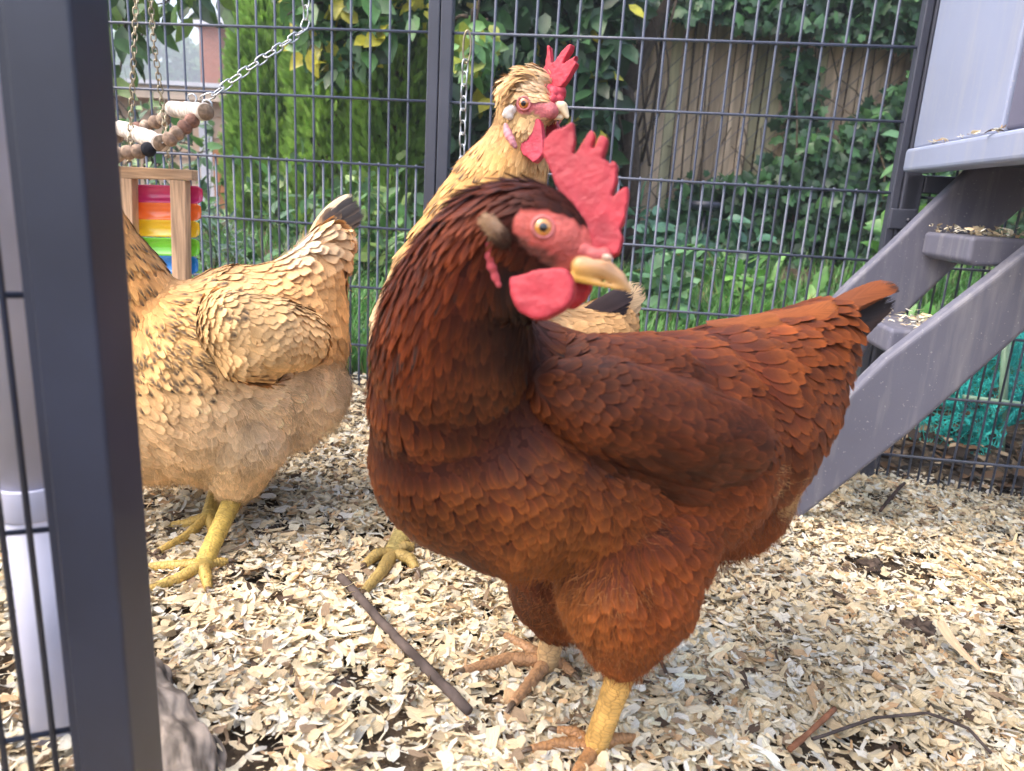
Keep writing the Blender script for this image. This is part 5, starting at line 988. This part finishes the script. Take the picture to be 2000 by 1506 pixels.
# --- ivy
root = empty('ivy', 'dark ivy climbing over the slat fence', 'climbing plant'); mb = MB()
polys = [([(1230, 470), (1290, 420), (1340, 350), (1480, 330), (1540, 300), (1580, 240), (1620, 270), (1680, 220), (1740, 170), (1860, 120), (1860, 620), (1230, 620)], 5200, 3.36, 3.58), ([(1250, -120), (1900, -120), (1900, 110), (1720, 75), (1640, 70), (1560, 45), (1480, 62), (1400, 30), (1250, 40)], 2700, 3.36, 3.6), ([(1540, 60), (1600, 60), (1610, 330), (1520, 330), (1530, 200)], 200, 3.5, 3.58), ([(1780, -100), (2300, -100), (2300, 620), (1780, 620)], 2200, 3.4, 3.58)]
for pg, n, a, b_ in polys:
    O = region(pg, n, a, b_); O = O[clump_mask(O, 5, .33, 4)]; n = len(O); put_leaves(mb, O, rdir(n, (0, -.3, -.8), .7), rdir(n, (0, -1.2, .5), .45), rng.uniform(.04, .085, n), rnd_cols(n, [(.035, .085, .035), (.055, .14, .05), (.09, .21, .07)], [.45, .38, .17]), IT, IQ)
mb.build('foliage', M_leaf, root); tm = MB()
for k in range(34): x = rng.uniform(1260, 1850); stem(tm, P(x, 560, 3.59), P(x+rng.normal(0, 60), rng.uniform(20, 400), 3.59), .006, (.12, .09, .06), .1)
tm.build('stems', M_bark, root)
# --- taller weeds and shrubs
def weed(px, py, Y, h, n, L, pal, label, cat='plant', name='leafy_plant', spread=.12, T=LT, Q=LQ, p=None, wid=1.1, group=None, lean=(0, 0)):
    root = empty(name, label, cat, group); g = P(px, py, Y); g[2] = float(gz(g[0], g[1])); mb = MB(); tm = MB(); ns = max(3, n//16)
    for k in range(ns):
        top = g+A(rng.normal(lean[0], spread), rng.normal(lean[1], spread), h*rng.uniform(.6, 1.05)); b0 = g+A(rng.normal(0, spread*.4), rng.normal(0, spread*.4), 0); t = np.linspace(0, 1, 9)[:, None]; o_ = rng.normal(0, .04, 3); pts = b0*(1-t)+top*t+o_*4*t*(1-t); tm.tube(pts, .003*(1.2-t[:, 0]), n=6, col=(.07, .10, .04))
        m = n//ns; tt = rng.uniform(.2, 1, m)[:, None]; O = b0*(1-tt)+top*tt+o_*4*tt*(1-tt); D = rdir(m, (0, -.15, .1), .8); put_leaves(mb, O+D*.006, D, rdir(m, (0, -.5, 1.3), .4), rng.uniform(L*.5, L*1.2, m), rnd_cols(m, pal, p), T, Q, wid)
    mb.build('foliage', M_leaf, root); tm.build('stems', M_bark, root)
PALE = [(.10, .22, .10), (.14, .30, .13), (.08, .17, .07)]; BR = [(.10, .26, .05), (.16, .34, .07), (.07, .18, .04)]; DK = [G1, G2, G3]
weed(1745, 600, 2.75, P(1745, 50, 2.75)[2]-.1, 210, .085, PALE, 'tall pale green weed with toothed leaves left of the coop post', spread=.05)
weed(1738, 600, 2.4, P(1735, 260, 2.4)[2]-.06, 130, .085, BR, 'bright green leafy weed halfway up beside the coop post', spread=.05)
weed(1290, 560, 2.7, .30, 130, .09, [(.07, .17, .10), (.11, .24, .15)], 'grey green broadleaf weed right of the red comb', spread=.11)
weed(1262, 560, 2.2, .22, 90, .075, PALE, 'pale leafy weed at the edge of the lawn beside the brown hen beak', spread=.1)
weed(1600, 600, 2.15, .17, 120, .07, BR, 'low bright creeping plant at the foot of the ivy near the ladder', spread=.14)
weed(1480, 590, 2.5, .15, 80, .06, BR, 'small light green weed in the lawn before the ivy', spread=.12)
weed(1720, 640, 2.0, .16, 110, .07, BR, 'light green weed behind the upper end of the ladder stringer', spread=.12)
weed(1850, 640, 1.9, .2, 130, .06, BR+DK, 'mixed green weeds seen between the ladder stringers', spread=.14)
for i, (x, Y, h, lb) in enumerate(((450, 2.6, .42, 'sparse shrub with round leaves in front of the tan shed'), (560, 2.5, .42, 'leafy shrub at the foot of the left thuja'), (690, 2.3, .34, 'broad leaved plant at the foot of the middle thuja'), (790, 2.2, .34, 'glossy leaved plant beside the centre upright left of the brown hen'), (345, 3.3, .6, 'tall thin shrub in front of the shed beside the toy'), (265, 3.0, .62, 'slender shrub behind the xylophone toy'), (430, 3.5, .5, 'wiry shrub close to the shed corner'), (640, 2.1, .22, 'low weed behind the grey tipped buff tail'))):
    weed(x, 600, Y, h, 170 if i in (1, 2, 3, 7) else 42, .06, [G2, G3, (.12, .22, .10), (.2, .3, .08)], lb, spread=.16 if i < 4 else .2, name='shrub' if i != 7 else 'leafy_plant', cat='shrub' if i != 7 else 'plant')
weed(400, 600, 2.1, .20, 140, .05, [(.14, .22, .16), (.10, .18, .12)], 'grey green spiky plant behind the blue xylophone bar', spread=.12, wid=.35)
# strap leaved lily
root = empty('lily_plant', 'clump of arching strap leaves in the middle of the lawn edge', 'plant'); mb = MB(); g = P(1400, 560, 2.6); g[2] = float(gz(g[0], g[1]))
for k in range(34):
    a = rng.uniform(0, 2*PI); o_ = A(math.cos(a), math.sin(a)*.6, 0); h = rng.uniform(.14, .27); s = rng.uniform(.12, .26); t = np.linspace(0, 1, 10)[:, None]; c = g+A(rng.normal(0, .07), rng.normal(0, .04), 0)+o_*s*t**1.3+A(0, 0, 1)*h*(t*1.9-t*t*1.25); wv = .013*np.sin(np.clip(t*PI*.9+.35, 0, PI)); sd = np.cross(o_, A(0, 0, 1))
    V = np.concatenate([c-sd*wv, c+A(0, 0, -.004), c+sd*wv]); i = np.arange(9); mb.add(V, np.concatenate([np.stack([i, i+1, i+11, i+10], 1), np.stack([i+10, i+11, i+21, i+20], 1)]), col=rnd_cols(1, [(.09, .22, .06), (.14, .28, .08), (.3, .3, .1)], [.5, .4, .1])[0])
mb.build('leaves', M_leaf, root)
# --- overhanging leaves top left
bush('overhanging_branch', 'backlit branch with long pointed leaves hanging in the top left corner', 'branch', 115, [(190, -80), (420, -80), (440, 30), (400, 45), (340, 20), (300, 60), (260, 110), (240, 160), (195, 150)], 2.0, 2.5, .085, bias=(.1, -.1, -1), nb=(0, -1, .1), pal=[(.03, .07, .02), (.06, .13, .03), (.12, .2, .04)], wid=.75, trunk=[(P(150, -140, 2.3), P(330, -30, 2.2), .012), (P(180, -60, 2.3), P(235, 140, 2.2), .006)], branches=18)
bush('garden_shrub', 'loose shrub with narrow leaves between the toy and the tan shed', 'shrub', 110, [(200, 140), (330, 190), (420, 260), (400, 420), (200, 430)], 3.2, 4.0, .085, bias=(0, 0, .2), nb=(0, -.6, .8), pal=[(.05, .11, .05), (.09, .17, .07), (.16, .24, .08)], wid=.6, branches=26)
# --- grass
mb = MB(); n = 62000; x = rng.uniform(-1.6, 2.6, n); y = rng.uniform(1.42, 3.3, n); d = (x-FO[0])*FN[0]+(y-FO[1])*FN[1]; k = (d > .05) & (rng.random(n) < np.where(x < -.45, .25, 1)) & (rng.random(n) < np.clip(1.15-(y-1.4)*.38, .2, 1)) & ((x < .72) | (y > 1.95))
x, y = x[k], y[k]; k = fbm(np.stack([x*5, y*5], 1), 2, 61) > .36; x, y = x[k], y[k]; n = len(x); h = rng.uniform(.05, .13, n)*(.7+.7*fbm(np.stack([x*4, y*4], 1), 2, 8)); a = rng.uniform(0, 2*PI, n); D = np.stack([np.cos(a), np.sin(a), 0*a], 1); S = np.stack([-np.sin(a), np.cos(a), 0*a], 1)
T = np.zeros((n, 6, 3)); ln = rng.uniform(.15, 1.0, n)
for i, (t, w_) in enumerate(((0, 1), (.5, .9), (1, .15))):
    for s in (0, 1): T[:, i*2+s, 0] = ln*t*t*h; T[:, i*2+s, 1] = (s*2-1)*w_*.0026; T[:, i*2+s, 2] = h*(t-.28*ln*t*t)
f = np.array([[0, 1, 3, 2], [2, 3, 5, 4]]); col = rnd_cols(n, [(.07, .20, .04), (.11, .28, .06), (.16, .34, .09), (.35, .32, .14)], [.35, .38, .22, .05]); mb.inst(T, f, np.stack([x, y, gz(x, y)-.003], 1), D, S, np.tile(A(0, 0, 1), (n, 1)), col)
mb.build('grass', M_leaf, label='long green grass growing outside the mesh', cat='grass', kind='stuff')
# leaf litter outside, right
n = 2600; x = rng.uniform(.55, 1.9, n); y = rng.uniform(1.25, 2.2, n); d = (x-FO[0])*FN[0]+(y-FO[1])*FN[1]; k = d > .03; x, y = x[k], y[k]; n = len(x); mb = MB(); put_leaves(mb, np.stack([x, y, gz(x, y)+rng.uniform(.002, .02, n)], 1), rdir(n, s=1)*A(1, 1, .3), rdir(n, (0, 0, 1.5), .5), rng.uniform(.015, .05, n), rnd_cols(n, [(.16, .10, .06), (.06, .045, .035), (.36, .27, .17), (.03, .025, .02)], [.3, .3, .15, .25]))
mb.build('leaf_litter', M_chip, label='dead leaves and straw on dark soil behind the ladder', cat='leaf litter', kind='stuff')
# --- teal net heaped behind the ladder
net = empty('garden_net', 'crumpled teal netting heaped outside the mesh behind the ladder', 'net')
def net_sheet(corners, nx, ny, amp, seed, th=.0007):
    c = np.array(corners); u, v = np.meshgrid(np.linspace(0, 1, nx), np.linspace(0, 1, ny), indexing='ij'); V = (c[0]*((1-u)*(1-v))[..., None]+c[1]*(u*(1-v))[..., None]+c[2]*(u*v)[..., None]+c[3]*((1-u)*v)[..., None]).reshape(-1, 3)
    q = np.stack([u.ravel()*5, v.ravel()*5, 0*u.ravel()+seed], 1); V = V+(np.stack([fbm(q, 3, seed), fbm(q, 3, seed+9), fbm(q*1.6, 3, seed+17)], 1)-.5)*amp+rng.normal(0, .0016, V.shape)
    i = np.arange(nx-1)[:, None]*ny; j = np.arange(ny-1)[None]; m = MB(); m.add(V, np.stack([i+j, i+ny+j, i+ny+j+1, i+j+1], -1).reshape(-1, 4)); o = m.build('net_fold', M_net, net); w_ = o.modifiers.new('wire', 'WIREFRAME'); w_.thickness = th*2.2; w_.use_replace = True
net_sheet([P(1590, 800, 1.55), P(2060, 560, 1.62), P(2060, 800, 1.5), P(1700, 900, 1.48)], 95, 44, .16, 3)
net_sheet([P(1620, 690, 1.7), P(2080, 640, 1.75), P(2080, 760, 1.65), P(1620, 800, 1.6)], 130, 40, .18, 8)
net_sheet([P(1600, 730, 1.6), P(1760, 690, 1.6), P(1760, 760, 1.58), P(1600, 800, 1.58)], 70, 36, .10, 12)
net_sheet([P(1770, 900, 1.5), P(1990, 760, 1.52), P(2020, 790, 1.5), P(1830, 960, 1.42)], 90, 26, .07, 21, .0009)
gp = empty('pole_frame', 'pale green plastic garden poles standing in the teal net', 'garden pole'); 
for a, b_, r in ((P(1868, 775, 1.5), P(2080, 802, 1.42), .0065), (P(1972, 560, 1.56), P(1950, 930, 1.46), .0085), (P(1700, 690, 1.62), P(1900, 700, 1.7), .006)):
    m = MB(); m.tube([a, a*.5+b_*.5, b_], r, n=14); m.build('pole', M_greenpole, gp)
m = MB(); pts = [G(620, 648), G(680, 652), G(745, 655), G(830, 668)]; pts = [P(x, y, 1.62) for x, y in ((560, 634), (640, 640), (700, 646), (760, 650), (860, 668))]; m.tube(pts, .006, n=12); m.tube([p+A(0, -.03, -.014) for p in pts], .005, n=12); m.build('garden_hose', M_hose, label='dark green hose lying along the outside of the mesh', cat='hose')
m = MB(); c = P(1378, 402, 2.75); m.tube([c-A(0, 0, .25), c], .006, n=8); m.tube([c-A(0, 0, .018), c-A(0, 0, .006), c+A(0, 0, .012), c+A(0, 0, .016)], [.035, .058, .058, .04], n=28); m.build('garden_light', M_black, label='small round black garden light among the lawn plants', cat='garden light')
# --- shed, chimney, distant trees
SH = 6.0; shed = empty('shed', 'tan painted shed with a pale roof behind the toys', 'shed'); x0, x1 = P(60, 300, SH)[0], P(560, 300, SH)[0]; zt = P(400, 196, SH)[2]
m = MB(); m.box(A((x0+x1)/2, SH+1.2, zt/2), (x1-x0, 2.4, zt)); m.build('wall', M_stucco, shed)
for k in range(5):
    m = MB(); m.box(A((x0+x1)/2, SH-.008, zt*(.25+.16*k)), (x1-x0+.004, .012, .014)); m.build('siding_batten', M_stucco, shed)
m = MB(); m.box(A((x0+x1)/2, SH-.10, zt+.03), (x1-x0+.2, .03, .09)); m.build('fascia', M_trim, shed)
m = MB(); m.prism([A(x0-.2, SH-.14, zt+.08), A(x0-.2, SH-.14, zt+.11), A(x0-.2, SH+1.3, zt+.26), A(x0-.2, SH+2.7, zt+.11), A(x0-.2, SH+2.7, zt+.08), A(x0-.2, SH+1.3, zt+.23)], A(x1-x0+.4, 0, 0)); m.build('roof', M_roof, shed)
c = P(432, 380, SH-.03); m = MB(); m.box(A(c[0], SH-.03, c[2]), (.09, .04, .75)); m.build('door_post', mat('rusty_paint', base=(.42, .18, .07), rough=.8, noise=(20, .6, 1.3)), shed)
m = MB(); c2 = P(405, 350, SH-.03); m.box(A(c2[0], SH-.02, c2[2]), (.10, .02, .9)); m.build('white_trim', M_roof, shed)
CY = 11.; chx0, chx1 = P(390, 100, CY)[0], P(432, 100, CY)[0]; ct = P(410, 52, CY)[2]; bl = empty('brick_building', 'red brick gable end with pale coping showing above the shed roof', 'building')
m = MB(); m.box(A((chx0+chx1)/2, CY+.4, ct/2), (chx1-chx0, .8, ct)); m.build('wall', M_brick, bl)
m = MB(); m.box(A((chx0+chx1)/2+.12, CY+.4, ct+.08), (chx1-chx0+.42, 1.0, .16)); m.build('coping', M_roof, bl); m = MB(); m.box(A(chx1+.14, CY+.5, P(440, 130, CY)[2]/2), (.26, .6, P(440, 130, CY)[2])); m.build('side_wall', M_trim, bl)
for i, (px, Y, r, top, lb) in enumerate(((330, 75, 6., 70, 'pale distant tree in the gap above the shed'), (215, 90, 8, 84, 'pale distant tree further left behind the hanging leaves'), (425, 100, 6., 112, 'smallest distant tree right of the brick wall'))):
    root = empty('distant_tree', lb, 'tree', 'distant trees beyond the shed'); c = P(px, top, Y); c[2] -= r; mb = MB(); n = 5200; d = rdir(n); lump = 1+.5*(fbm(d*2.5+i*9, 3, i)-.5)*2; O = c+d*(r*lump*rng.uniform(.5, 1, n)**.5)[:, None]*A(1, 1, 1.15)
    put_leaves(mb, O, rdir(n), rdir(n), rng.uniform(.5, 1.1, n), rnd_cols(n, [G2, G3], v=.3)); mb.build('foliage', M_leaf, root); tm = MB(); tm.tube([A(c[0], c[1], 0), A(c[0], c[1], c[2]*.6), c], [.9, .6, .2], n=12, col=(.1, .08, .06))
    for k in range(12): stem(tm, c-A(0, 0, r*.7), c+rdir(1)[0]*r*.8, .2)
    tm.build('trunk', M_bark, root)

# --- air between the garden and the far trees
hz = MB(); hz.box(A(0, 0, 19), (260, 260, 50)); HZM = bpy.data.materials.new('air'); HZM.use_nodes = True; n_ = HZM.node_tree.nodes; n_.remove(n_['Principled BSDF']); pv = n_.new('ShaderNodeVolumePrincipled'); pv.inputs['Color'].default_value = (.85, .9, 1, 1); pv.inputs['Density'].default_value = .009; pv.inputs['Anisotropy'].default_value = .3; HZM.node_tree.links.new(pv.outputs[0], n_['Material Output'].inputs['Volume'])
hz.build('haze', HZM, kind='stuff', label='thin pale haze that fades the distant trees', cat='haze')
bush('laurel_hedge', 'mid green hedge closing the garden beyond the door on the far left', 'hedge', 5000, [(-1300, -200), (-40, -200), (-40, 520), (-1300, 520)], 4.4, 5.2, .12, [(.03, .08, .03), (.05, .13, .04)], nb=(0, -1, .3), branches=10)
